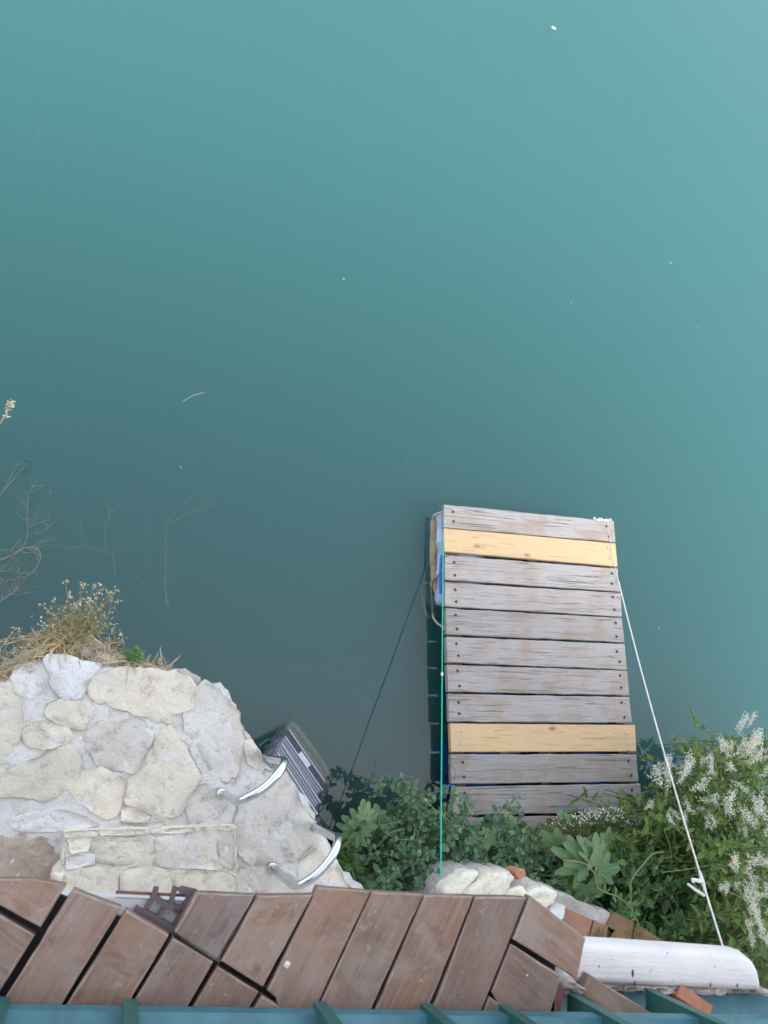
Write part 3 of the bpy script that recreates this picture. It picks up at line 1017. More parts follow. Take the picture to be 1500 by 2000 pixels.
# plastic clip-together base under the slats
ub = MB()
ub.box(((-1.5 + 0.12) / 2, -0.47, 4.158), (1.62, 0.46, 0.012))
ub.box(((0.235 + 0.60) / 2, -0.47, 4.158), (0.60 - 0.235, 0.46, 0.012))
und = [(110, 1745), (232, 1790), (338, 1826), (430, 1885), (505, 1760), (610, 1756), (1020, 1762), (1075, 1800), (1085, 1890), (1040, 2060), (-60, 2060), (-60, 1740)]
uo = ccw([at(x, y, 4.166) for x, y in und])
nn = len(uo)
vv = [p for p in uo] + [p - np.array([0, 0, .012]) for p in uo]
mesh("underlay", vv, [tuple(range(nn)), tuple(range(2 * nn - 1, nn - 1, -1))] + [(j, nn + j, nn + (j + 1) % nn, (j + 1) % nn) for j in range(nn)], M_['gap'], bal)
# the bare corner where a slat is missing: rounded cells of the plastic grid
gr = MB()
ZG = 4.168


def bar(a, b, w, h=.012):
    A, B = at(*a, ZG), at(*b, ZG)
    d = B - A
    gr.box(((A + B) / 2)[:2].tolist() + [ZG - h / 2 + random.uniform(-.0006, .0006)], (np.linalg.norm(d), w, h), math.atan2(d[1], d[0]))


def cell(cx, cy_, rx, ry, ang=-1.02):
    """ring round one rounded opening"""
    n = 22
    vv, ff = [], []
    for rr, h in ((1.0, 0), (1.0, -.012), (1.32, -.012), (1.32, 0)):
        for i in range(n):
            t = 2 * math.pi * i / n
            e = 0.55
            X = rx * rr * math.copysign(abs(math.cos(t)) ** e, math.cos(t))
            Y = ry * rr * math.copysign(abs(math.sin(t)) ** e, math.sin(t))
            p = at(cx + X * math.cos(ang) - Y * math.sin(ang), cy_ + X * math.sin(ang) + Y * math.cos(ang), ZG)
            vv.append(p + np.array([0, 0, h]))
    for k in range(4):
        for i in range(n):
            ff.append((k * n + i, k * n + (i + 1) % n, ((k + 1) % 4) * n + (i + 1) % n, ((k + 1) % 4) * n + i))
    gr.add(vv, ff)


cell(301, 1775, 14, 13)
cell(330, 1793, 14, 13)
cell(350, 1755, 14, 12)
bar((283, 1785), (345, 1822), .012)
bar((341, 1826), (386, 1742), .018)
bar((300, 1753), (306, 1733), .008)
bar((300, 1753), (286, 1775), .008)
bar((336, 1760), (342, 1733), .007)
bar((352, 1738), (384, 1745), .010)
bar((318, 1764), (296, 1748), .008)
bar((318, 1764), (340, 1776), .008)
bar((262, 1777), (300, 1798), .012)
gr.build("grid_base", M_['grid'], bal)
rimb = MB()
rimb.box(((at(232, 1746, 4.15) + at(385, 1746, 4.15)) / 2)[:2].tolist() + [4.152], (0.13, .003, .012))
rimb.build("rim_strip", M_['red'], bal)
# right hand end of the slab: red oxide flank with crumbling render
A, B = at(1088, 1925, 4.14), at(1058, 2060, 4.14)
dd = B - A
MB().box(((A + B) / 2)[:2].tolist() + [4.10], (np.linalg.norm(dd), .02, .10), math.atan2(dd[1], dd[0])).build("slab_flank", M_['red'], bal)
for (x, y, r, z) in [(1108, 1921, 15, 4.125), (1125, 1930, 12, 4.12), (1100, 1935, 8, 4.12), (1092, 1985, 11, 4.12), (1108, 1992, 9, 4.11), (1085, 1996, 9, 4.11)]:
    pp = [(x + r * math.cos(a) * random.uniform(.7, 1.2), y + r * .7 * math.sin(a) * random.uniform(.7, 1.2)) for a in np.linspace(0, 2 * math.pi, 9, endpoint=False)]
    stone_piece("render_lump", pp, z, .012, M_['crumb'], bal, .008, .002, .05)

for x_, y_, r_, par, z_ in ((560, 1884, .0055, bal, ZB + .0015), (1030, 1905, .002, bal, ZB + .0015), (503, 1598, .011, jetty, ZP + .013), (157, 1441, .007, jetty, ZP + .013)):
    c0_ = at(x_, y_, z_)
    vv = [c0_ + np.array([r_ * random.uniform(.6, 1.3) * math.cos(6.283 * k / 9), r_ * random.uniform(.6, 1.3) * math.sin(6.283 * k / 9), 0]) for k in range(9)] + [c0_ + np.array([0, 0, .002])]
    mesh("dropping", vv, [(k, (k + 1) % 9, 9) for k in range(9)], M_['petal'], par)
# white plastered coping with rounded far edge, right of the deck
cop = empty("white_coping", at(1300, 1890, 3.9), "thick white plastered coping with rounded corner beside the deck", "coping wall")
ZC = 4.10
co = ccw([at(x, y, ZC) for x, y in [(1090, 1834), (1140, 1836), (1230, 1841), (1320, 1847), (1405, 1853), (1440, 1856), (1462, 1863), (1478, 1876), (1488, 1895), (1493, 1918), (1494, 1942), (1350, 1936), (1240, 1931), (1160, 1928), (1090, 1925)]])
co = resample(co, .015)
cc = np.mean(co, axis=0)


def inset_rings(outl, spec, wn_=2):
    v, f = [], []
    n = len(outl)
    nor = []
    for i in range(n):
        t = outl[(i + wn_) % n] - outl[i - wn_]
        nor.append(_unit(np.array([-t[1], t[0], 0]) + 1e-12))
    for ins, z in spec:
        for p, q in zip(outl, nor):
            w = p + q * ins
            v.append((w[0], w[1], z + (.0004 * vnoise(w[0] * 60, w[1] * 60 + z * 9) if z < 4.09 and z > 2 else 0)))
    for k in range(len(spec) - 1):
        for j in range(n):
            A_, B_ = k * n + j, k * n + (j + 1) % n
            f.append((A_, B_, B_ + n, A_ + n))
    f.append(tuple((len(spec) - 1) * n + j for j in range(n)))
    return v, f


v, f = inset_rings(co, [(0.03, 4.063), (0.0, 4.066), (-.001, 4.069), (0.001, 4.074), (.003, 4.083), (.007, 4.093), (.011, 4.0975), (.015, 4.0994), (.018, 4.1)])
mesh("coping", v, f, M_['plaster'], cop, smooth=True)
xk = 1128.0
while xk < 1490:
    wk = random.uniform(12, 42)
    y0_ = 1926 + (xk - 1128) * .0345
    hk = random.uniform(5, 10)
    pp = [(xk - 2, y0_ - 6), (xk + wk * .5, y0_ - 7), (xk + wk + 2, y0_ - 5), (xk + wk + random.uniform(-3, 3), y0_ + hk * .8), (xk + wk * .5, y0_ + hk), (xk + random.uniform(-3, 3), y0_ + hk * .7)]
    stone_piece("render_lump", pp, 4.082, random.uniform(.004, .010), M_['crumb'], cop, .006, .0015, .03, 1.0)
    xk += wk
for xs, ys, rs in ((1236, 1901, 5), (1170, 1887, 2), (1240, 1922, 4), (1440, 1925, 3), (1388, 1924, 3)):
    c0_ = at(xs, ys, 4.1005)
    n_ = 7
    vv = [c0_ + np.array([.0011 * rs * .45 * math.cos(6.283 * k / n_), .0011 * rs * 1.3 * math.sin(6.283 * k / n_), 0]) for k in range(n_)] + [c0_ + np.array([0, 0, .0015])]
    mesh("chip", vv, [(k, (k + 1) % n_, n_) for k in range(n_)], M_['nail'], cop)

# railing
rail = empty("balcony_railing", (0.5, -0.33, 4.1), "teal painted metal balcony railing with upright bars along the deck edge", "railing")
ZR = 4.255
ry = at(600, 1980, ZR)[1]
MB().box((0.4, ry - .03, ZR - .014), (3.6, .06, .028)).build("bottom_rail", M_['blue'], rail)
MB().box((0.4, ry - .03, 5.15), (3.6, .05, .04)).build("top_rail", M_['teal'], rail)
yb = at(1300, 1940, 4.07)[1]
MB().box((1.25, yb - .052, 4.035), (1.0, .10, .05)).box((1.005, yb + .018, 4.035), (.51, .036, .05)).build("edge_beam", M_['blue'], rail)
for px, py, zb in ((8, 1936, 4.215), (256, 1938, 4.215), (625, 1940, 4.215), (833, 1942, 4.215), (985, 1944, 4.215), (1118, 1938, 4.14), (1270, 1938, 4.10), (-200, 1936, 4.215)):
    p = at(px, py + 4, zb)
    w, wy = .020, .034
    y0 = ry - wy + .006
    MB().box((p[0], y0 + wy / 2, (zb + 5.14) / 2), (w, wy, 5.14 - zb)).build("picket", M_['teal'], rail)

# loose slat and broken hollow brick left on the edge beam
q = [at(1147, 1915, 4.10), at(1141, 1945, 4.10), at(1255, 2010, 4.10), at(1290, 1990, 4.10)]
lo = slat([(1153, 1904), (1136, 1941), (1230, 2008), (1290, 1990)], 'slat', 4.125, .025, "loose_slat", None, ((1150, 1908), (1282, 1988)))
lo.parent = None
lo.matrix_basis = WORLD[lo]
tag(lo, "loose brown slat lying on the blue edge beam between two railing bars", "wooden slat")
bk = empty("broken_brick", at(1360, 1965, 4.075), "broken orange hollow brick lying on the blue edge beam", "brick")
a0, a1 = at(1335, 1938, 4.11), at(1398, 1980, 4.11)
db = a1 - a0
ab = math.atan2(db[1], db[0])
nb_ = np.array([-math.sin(ab), math.cos(ab), 0])
for k, (o_, w_, h_, zz) in enumerate([(0.0, .022, .014, 4.089), (-.028, .016, .012, 4.082), (-.012, .004, .02, 4.074), (-.034, .004, .02, 4.072), (.009, .004, .02, 4.074)]):
    c_ = (a0 + a1) / 2 + nb_ * o_ - db * (.12 if k == 1 else 0)
    MB().box((c_[0], c_[1], zz), (np.linalg.norm(db) * (1.0 if k != 1 else .8), w_, h_), ab).build("brick_web" if k > 1 else "brick_shell", M_['brick'], bk)

# ------------------------------------------------------------------ garden wall and terrace below, right of the jetty
gw = empty("garden_wall", (2.4, -0.9, 0.0), "low garden wall of cream rubble stones and grey mortar topped with terracotta tiles", "garden wall")
ZW = 1.0
wo = [at(x, y, ZW) for x, y in [(862, 1765), (868, 1730), (905, 1702), (965, 1697), (1010, 1705), (1070, 1728), (1130, 1755), (1200, 1787), (1245, 1806), (1300, 1846)]]
wo = wo + [np.array([3.5, -1.1, ZW]), np.array([3.5, -1.74, ZW]), np.array([1.9, -1.74, ZW])]
wo = resample(ccw(wo), .04)
wo = [p + np.array([random.gauss(0, .006), random.gauss(0, .006), 0]) for p in wo]
v, f = slab(wo, [(-.03, -.5), (-.01, .5), (0, .93), (.01, .975), (.03, .985)] + [(t, .985) for t in np.linspace(.08, .95, 10)], .008, 10)
mesh("mortar_core", v, f, M_['rubble'], gw, smooth=True)
for pp, z, h, m in [([(856, 1766), (866, 1730), (905, 1702), (932, 1704), (905, 1740), (885, 1768)], ZW, .03, 'stone_yellow'),
                    ([(885, 1768), (902, 1735), (942, 1704), (985, 1698), (996, 1712), (980, 1742), (935, 1770)], ZW, .06, 'stone_yellow'),
                    ([(952, 1768), (974, 1738), (1012, 1726), (1024, 1742), (1010, 1770)], ZW, .05, 'stone_yellow'),
                    ([(1008, 1772), (1024, 1736), (1058, 1728), (1078, 1742), (1072, 1764), (1040, 1782)], ZW, .05, 'stone_yellow'),
                    ([(998, 1700), (1008, 1694), (1018, 1700), (1016, 1712), (1002, 1714)], ZW, .05, 'brick'),
                    ([(1068, 1772), (1085, 1764), (1102, 1770), (1096, 1794), (1076, 1790)], ZW, .02, 'stone_white')]:
    stone_piece("stone", pp, z, h, M_[m], gw, .02, .005, .08)


def tile(pp, mat, z=1.0):
    q = ccw([at(x, y, z) for x, y in pp])
    out = resample(q, .03)
    v, f = inset_rings(out, [(-.0, z - .03), (0, z + .006), (.003, z + .009)])
    return mesh("floor_tile", v, f, M_[mat], gw)


tile([(1102, 1771), (1156, 1796), (1147, 1832), (1090, 1804)], 'terracotta')
tile([(1159, 1797), (1182, 1806), (1200, 1816), (1178, 1848), (1150, 1834)], 'terracotta')
tile([(1199, 1781), (1238, 1800), (1225, 1862), (1181, 1848), (1185, 1805)], 'terracotta_old')
tile([(1241, 1802), (1300, 1842), (1310, 1872), (1228, 1862)], 'terracotta_old')

# ------------------------------------------------------------------ foliage kit
LEAF_OVAL = (np.array([(0, 0, 0), (.35, 0, -.02), (.7, 0, -.03), (1, 0, -.12), (.28, .2, .05), (.65, .19, .03), (.28, -.2, .05), (.65, -.19, .03)]),
             [(0, 1, 4), (1, 2, 5, 4), (2, 3, 5), (1, 0, 6), (2, 1, 6, 7), (3, 2, 7)])
LEAF_ROUND = (LEAF_OVAL[0] * np.array([1, 1.6, 1]), LEAF_OVAL[1])
LEAF_LANCE = (LEAF_OVAL[0] * np.array([1, .62, 1]), LEAF_OVAL[1])
LEAF_BLADE = (np.array([(0, .022, 0), (0, -.022, 0), (.4, .032, .10), (.4, -.032, .10), (.75, .022, .08), (.75, -.022, .08), (1, 0, 0)]),
              [(0, 1, 3, 2), (2, 3, 5, 4), (4, 5, 6)])


def fig_template(lobes=5, seed=0, width=17.0, sinus=.40):
    r = random.Random(seed)
    dirs = {5: [0, 42, -42, 88, -88], 3: [0, 50, -50]}[lobes]
    lens = {5: [1, .84, .82, .58, .56], 3: [1, .76, .74]}[lobes]
    lobe = [(a + r.uniform(-5, 5), ln * r.uniform(.92, 1.06), width * r.uniform(.85, 1.15)) for a, ln in zip(dirs, lens)]
    out = []
    for a in np.linspace(-128, 128, 45):
        rad = sinus * (1 if abs(a) < 105 else .7)
        lift = 0
        for d, ln, w in lobe:
            g = math.exp(-abs((a - d) / w) ** 2.2)
            if sinus + (ln - sinus) * g > rad:
                rad = sinus + (ln - sinus) * g
                lift = g
        rad *= 1 + .02 * math.sin(a * .9 + seed)
        t = math.radians(a)
        out.append((rad * math.cos(t), rad * math.sin(t), -.20 * rad * rad + .05 * lift + .03 * math.sin(2.5 * t + seed)))
    v = [(0, 0, 0)] + [(x * .5, y * .5, z * .3 + .02) for x, y, z in out] + out
    n = len(out)
    f = [(0, i + 1, i + 2) for i in range(n - 1)] + [(i + 1, n + i + 1, n + i + 2, i + 2) for i in range(n - 1)]
    return np.array(v), f


FIGS = [fig_template(5, 1), fig_template(5, 2, 20, .45), fig_template(3, 3, 24, .5), fig_template(5, 4, 14, .32)]


def basis(d, up):
    d = _unit(np.asarray(d, float) + 1e-9)
    s = _unit(np.cross(up, d) + 1e-9)
    return np.stack([d, s, np.cross(d, s)], axis=1)


class Leaves:
    def __init__(self):
        self.items = []

    def put(self, tpl, p, d, up, size):
        self.items.append((tpl, np.asarray(p, float), basis(d, up), size))

    def build(self, name, mat, parent, single=0, single_name="leaf"):
        """the largest ones become parts of their own, the rest one part"""
        it = sorted(self.items, key=lambda q: -q[3] * (1 + .6 * (q[1][2])))
        cache = {}
        for tpl, p, B, s in it[:single]:
            k = id(tpl)
            if k not in cache:
                me = bpy.data.meshes.new(single_name)
                me.from_pydata(tpl[0].tolist(), [], [list(x) for x in tpl[1]])
                me.materials.append(mat)
                cache[k] = me
            o = bpy.data.objects.new(single_name, cache[k])
            M4 = Matrix([[B[r, c] * s for c in range(3)] + [p[r]] for r in range(3)] + [[0, 0, 0, 1]])
            link(o, M4, parent)
        rest = it[single:]
        if rest:
            m = MB()
            for tpl, p, B, s in rest:
                m.add(p + (tpl[0] * s) @ B.T, tpl[1])
            tag(m.build(name, mat, parent), kind="stuff")


def in_poly(x, y, poly):
    c = False
    j = len(poly) - 1
    for i in range(len(poly)):
        xi, yi = poly[i]
        xj, yj = poly[j]
        if (yi > y) != (yj > y) and x < (xj - xi) * (y - yi) / (yj - yi) + xi:
            c = not c
        j = i
    return c


def rnd_in(poly):
    xs, ys = [p[0] for p in poly], [p[1] for p in poly]
    while True:
        x, y = random.uniform(min(xs), max(xs)), random.uniform(min(ys), max(ys))
        if in_poly(x, y, poly):
            return x, y


def rand_up(t=.6):
    return _unit(np.array([random.gauss(0, t), random.gauss(0, t), 1.0]))


def ground_at(x, y):
    return max(bank_z(x, y), -.3)


def shrub(name, label, cat, poly, z0, z1, n, tpl, mat, size, single=0, tips=(), spacing=.028, reach=.35, group=None, lean=.16, stem_mat='stem'):
    """stems from the bank to tips spread over the region, leaves set alternately along them"""
    cx, cyy = np.mean([p[0] for p in poly]), np.mean([p[1] for p in poly])
    g = at(cx, cyy, .3)
    root = empty(name, (g[0], min(g[1], -.45), ground_at(g[0], g[1])), label, cat, group)
    L_, S = Leaves(), MB()
    targets = [(at(*rnd_in(poly), 0), random.uniform(z0, z1)) for _ in range(0)]
    tp = []
    for _ in range(n):
        x, y = rnd_in(poly)
        tp.append(at(x, y, random.uniform(z0, z1)))
    tp += [at(*t) for t in tips]
    for k, T in enumerate(tp):
        L0 = random.uniform(reach * .7, reach * 1.3)
        b = T + np.array([random.gauss(0, lean), random.gauss(-.14, lean * .8), -L0])
        b[2] = max(b[2], ground_at(b[0], b[1]))
        mid = (T + b) / 2 + np.array([random.gauss(0, .03), random.gauss(0, .03), .03])
        path = smooth_path([b, mid, T], 5)
        S.tube(path, [.0045 - .0003 * i for i in range(len(path))], 4, False)
        ln = sum(np.linalg.norm(path[i + 1] - path[i]) for i in range(len(path) - 1))
        m = max(3, int(ln / spacing))
        az = random.uniform(0, 6.28)
        for i in range(m):
            t = .15 + .85 * (i + random.random()) / m
            u = t * (len(path) - 1)
            i0 = min(int(u), len(path) - 2)
            p = path[i0] + (path[i0 + 1] - path[i0]) * (u - i0)
            az += 2.4 + random.gauss(0, .3)
            d = np.array([math.cos(az), math.sin(az), random.uniform(-.2, .5)])
            s = size * random.choice((.5, .7, .85, 1.0, 1.15, 1.4)) * random.uniform(.85, 1.1) * (1.0 - .35 * max(0, t - .7) / .3)
            L_.put(tpl, p + d * .008, d, rand_up(.45), s)
    S.build("stem", M_[stem_mat], root)
    Dm = MB()
    for k in range(max(6, n // 8)):
        T = random.choice(tp) + np.array([random.gauss(0, .06), random.gauss(0, .06), random.uniform(-.06, .03)])
        a = random.uniform(0, 6.28)
        d_ = np.array([math.cos(a), math.sin(a), random.uniform(-.6, .2)]) * random.uniform(.12, .34)
        Dm.tube(smooth_path([T, T + d_ * .5 + np.array([random.gauss(0, .02), random.gauss(0, .02), .02]), T + d_], 3), .0022, 4, False)
    tag(Dm.build("dry_stem", M_['dry_stem'], root), kind="stuff")
    L_.build("foliage", M_[mat], root, single)
    return root


# ------------------------------------------------------------------ plants on the bank
G = "shrubs growing on the bank below the balcony"
shrub("leafy_shrub", "bushy green shrub left of the dock, crossed by the green cord", "shrub",
      [(735, 1640), (765, 1600), (795, 1570), (840, 1575), (868, 1600), (872, 1745), (735, 1748), (705, 1735), (720, 1690), (690, 1640), (700, 1630), (740, 1690)], .35, .85, 120, LEAF_ROUND, 'leaf_shrub', .042, 60,
      [(800, 1520, .8), (806, 1530, .78), (790, 1550, .75), (815, 1545, .7), (838, 1565, .75), (760, 1592, .6), (752, 1600, .55), (772, 1605, .6), (822, 1560, .72), (865, 1590, .7)], .026, .42, G)
shrub("leafy_shrub", "bushy green shrub with upright shoots covering the near left end of the dock", "shrub",
      [(872, 1620), (900, 1605), (930, 1612), (960, 1622), (1000, 1610), (1060, 1640), (1090, 1660), (1050, 1700), (1000, 1700), (960, 1702), (900, 1712), (872, 1735)], .35, .9, 140, LEAF_ROUND, 'leaf_shrub', .042, 60,
      [(914, 1546, .85), (916, 1560, .84), (912, 1575, .8), (1014, 1553, .8), (1008, 1560, .78), (968, 1588, .7), (935, 1592, .7), (898, 1592, .75), (985, 1600, .7)], .026, .42, G)
shrub("dark_shrub", "dark green bush behind the terracotta tiles, under the white rope", "shrub",
      [(1090, 1700), (1180, 1690), (1260, 1670), (1350, 1680), (1400, 1720), (1430, 1790), (1420, 1868), (1330, 1868), (1290, 1830), (1230, 1790), (1150, 1750), (1080, 1725)], .45, 1.0, 160, LEAF_OVAL, 'leaf_dark', .07, 110, [], .034, .5, G)
shrub("dark_shrub", "low mixed bush between the fig leaves and the flowering vine", "shrub",
      [(1170, 1620), (1250, 1590), (1330, 1600), (1400, 1640), (1400, 1720), (1300, 1700), (1200, 1690)], .4, .85, 120, LEAF_LANCE, 'leaf_vine', .07, 80, [], .028, .45, G)
gc = empty("ground_cover", (2.6, -.7, .1), "dense dark leaves carpeting the bank under the shrubs", "undergrowth")
Lg = Leaves()
for _ in range(2600):
    x, y = rnd_in([(690, 1690), (760, 1670), (860, 1650), (900, 1630), (1080, 1640), (1250, 1620), (1330, 1590), (1520, 1560), (1540, 1920), (1300, 1900), (1180, 1780), (1000, 1700), (860, 1740), (700, 1760)])
    z = random.uniform(.12, .42)
    a = random.uniform(0, 6.28)
    Lg.put(LEAF_OVAL, at(x, y, z), (math.cos(a), math.sin(a), random.uniform(-.3, .3)), rand_up(.5), random.uniform(.04, .075))
Lg.build("foliage", M_['leaf_dark'], gc)

# fig saplings: each big lobed leaf its own part


def fig(label, base, leaves, z_lo):
    b = at(*base)
    b[2] = max(ground_at(b[0], b[1]), -.05)
    root = empty("fig_sapling", b, label, "fig plant", "fig saplings on the bank")
    S = MB()
    cache = {}
    for i, (x, y, z, tx, ty, size, ti) in enumerate(leaves):
        p, q = at(x, y, z), at(tx, ty, z + random.uniform(-.05, .05))
        tpl = FIGS[ti]
        size *= .85 * random.uniform(.85, 1.1)
        if ti not in cache:
            me = bpy.data.meshes.new("leaf")
            me.from_pydata(tpl[0].tolist(), [], [list(k) for k in tpl[1]])
            me.materials.append(M_['leaf_fig'])
            cache[ti] = me
        B = basis(q - p + np.array([0, 0, random.uniform(-.4, .2) * size]), rand_up(.45))
        M4 = Matrix([[B[r, c] * size for c in range(3)] + [p[r]] for r in range(3)] + [[0, 0, 0, 1]])
        link(bpy.data.objects.new("leaf", cache[ti]), M4, root)
        S.tube(smooth_path([b + np.array([random.gauss(0, .01), random.gauss(0, .01), 0]), (p + b) / 2 + np.array([0, 0, .08]), p], 4), [.006] * 4 + [.004] * 5, 5, False)
    S.build("stem", M_['stem'], root)


fig("small fig sapling with pale lobed leaves beside the ladder", (710, 1690, 0), [
    (705, 1610, .75, 708, 1562, .17, 0), (700, 1612, .72, 665, 1590, .15, 1), (690, 1625, .70, 655, 1612, .14, 0), (706, 1615, .78, 738, 1585, .15, 1), (700, 1625, .74, 715, 1650, .12, 3),
    (738, 1600, .66, 735, 1572, .10, 2), (745, 1612, .6, 758, 1600, .10, 2), (690, 1632, .6, 665, 1640, .13, 3), (712, 1600, .8, 722, 1572, .13, 0), (742, 1625, .5, 752, 1640, .10, 2),
    (730, 1735, .45, 722, 1705, .13, 0), (738, 1738, .42, 752, 1715, .12, 3), (722, 1740, .4, 700, 1740, .12, 1)], .4)
fig("big fig sapling with large broad leaves next to the terracotta tiles", (1150, 1720, 0), [
    (1148, 1688, 1.0, 1085, 1625, .27, 3), (1140, 1692, .95, 1060, 1650, .25, 3), (1155, 1684, 1.02, 1125, 1610, .24, 3), (1162, 1692, 1.0, 1200, 1640, .20, 1), (1168, 1700, .97, 1225, 1690, .20, 0),
    (1150, 1700, .9, 1110, 1715, .17, 1), (1145, 1728, .95, 1160, 1785, .22, 0), (1130, 1722, .85, 1090, 1740, .16, 2), (1172, 1706, .85, 1205, 1730, .16, 2), (1160, 1670, .8, 1170, 1625, .18, 0),
    (1185, 1690, .8, 1235, 1660, .16, 2), (1090, 1650, .8, 1050, 1615, .15, 1), (1100, 1596, .72, 1092, 1576, .07, 2), (1106, 1598, .72, 1118, 1590, .06, 2), (1180, 1650, .75, 1215, 1625, .15, 0)], .6)
fig("fig sapling with broad leaves hanging over the near end of the dock", (960, 1690, 0), [
    (960, 1650, .75, 945, 1608, .16, 3), (975, 1650, .74, 985, 1610, .15, 1), (950, 1655, .7, 915, 1635, .14, 0), (985, 1658, .72, 1025, 1640, .15, 3), (1000, 1665, .68, 1040, 1665, .13, 1)], .5)

# fleabane: whorls of narrow leaves on upright stems
for x, y, z, r, lab in [(690, 1692, .62, .125, "spiky narrow leaved weed growing against the jetty below the ladder handle"), (1338, 1585, .8, .12, "spiky narrow leaved weed at the water edge under the white rope"),
                        (1205, 1612, .55, .10, "spiky narrow leaved weed at the near right corner of the dock")]:
    p = at(x, y, z)
    b = np.array([p[0] + .02, p[1] - .05, ground_at(p[0], p[1])])
    root = empty("fleabane", b, lab, "weed", "spiky weeds on the bank")
    MB().tube(smooth_path([b, (p + b) / 2 + [.01, 0, 0], p], 4), .005, 5, False).build("stem", M_['stem'], root)
    Lb = Leaves()
    for k in range(85):
        a = random.uniform(0, 6.28)
        h = random.uniform(0, 1)
        q = p - (p - b) * h * .55
        Lb.put(LEAF_BLADE, q, (math.cos(a), math.sin(a), random.uniform(-.1, .9 - h)), rand_up(.2), r * random.uniform(.6, 1.1))
    Lb.build("foliage", M_['leaf_bright'], root, 60)

# pale weed with tiny flowers in front of the last dock planks
wd = empty("flowering_weed", at(1140, 1640, .2), "yellowish weed with tiny pale flowers covering the near end of the dock", "weed")
Sw, Lw, Fl = MB(), Leaves(), Leaves()
for k in range(120):
    x, y = rnd_in([(1050, 1625), (1085, 1600), (1150, 1588), (1230, 1595), (1258, 1612), (1265, 1650), (1170, 1665), (1060, 1650)])
    T = at(x, y, random.uniform(.4, .62))
    b = T + np.array([random.gauss(0, .05), random.gauss(-.08, .05), -.38])
    path = smooth_path([b, (T + b) / 2 + np.array([random.gauss(0, .02), 0, 0]), T], 4)
    Sw.tube(path, .0022, 3, False)
    for i in range(13):
        q = path[random.randrange(2, len(path))]
        a = random.uniform(0, 6.28)
        Lw.put(LEAF_LANCE, q, (math.cos(a), math.sin(a), .3), rand_up(.5), random.uniform(.02, .045))
    if y < 1618 or random.random() < .12:
        for i in range(6):
            q = T + np.array([random.gauss(0, .012), random.gauss(.01, .012), random.gauss(.01, .01)])
            Fl.put(LEAF_ROUND, q, (random.gauss(0, 1), random.gauss(0, 1), .2), rand_up(.6), .010)
for k in range(70):
    x = random.uniform(1118, 1225)
    y = 1600 - random.random() * (24 - abs(x - 1185) * .18)
    q = at(x, y, .6)
    Sw.tube([q, q + np.array([random.gauss(0, .015), -.06, -.05])], .0013, 3, False)
    for i in range(3):
        Fl.put(LEAF_ROUND, q + rng.normal(0, .006, 3), (random.gauss(0, 1), random.gauss(0, 1), .2), rand_up(.6), .010)
Sw.build("stem", M_['stem'], wd)
Lw.build("foliage", M_['leaf_weed'], wd)
Fl.build("flower_heads", M_['petal'], wd)

# silver lace vines: climbing foliage with white flower sprays


def spray_mesh(seed):
    r = random.Random(seed)
    m = MB()
    n_br = r.randint(5, 8)
    for b in range(n_br):
        t0 = b / n_br * .75
        a = r.uniform(-1.2, 1.2)
        ln = (1 - t0) * r.uniform(.3, .65) + .12
        o0 = np.array([t0, 0, 0])
        d = _unit(np.array([.85, math.sin(a) * .8, math.cos(a * 2) * .35]))
        if b == 0:
            d, ln = np.array([1, 0, 0.1]), 1.0
        k = int(18 * ln / .5) + 6
        for i in range(k):
            p = o0 + d * ln * (i + r.random()) / k + np.array([r.gauss(0, .04), r.gauss(0, .055), r.gauss(0, .055)])
            s = r.uniform(.022, .045)
            ax = [np.array([r.gauss(0, 1), r.gauss(0, 1), r.gauss(0, 1)]) for _ in range(2)]
            u = _unit(ax[0]); w = _unit(np.cross(u, ax[1]))
            nrm = np.cross(u, w)
            m.add([p + u * s, p + w * s * .8, p - u * s, p - w * s * .8, p + nrm * s * .6], [(0, 1, 4), (1, 2, 4), (2, 3, 4), (3, 0, 4)])
    me = bpy.data.meshes.new("flower_spray")
    me.from_pydata([tuple(p) for p in m.v], [], m.f)
    me.materials.append(M_['petal'])
    return me


SPRAYS = [spray_mesh(s) for s in range(6)]


def spray(p, d, size, parent):
    B = basis(d, rand_up(.3))
    M4 = Matrix([[B[r, c] * size for c in range(3)] + [p[r]] for r in range(3)] + [[0, 0, 0, 1]])
    link(bpy.data.objects.new("flower_spray", random.choice(SPRAYS)), M4, parent)


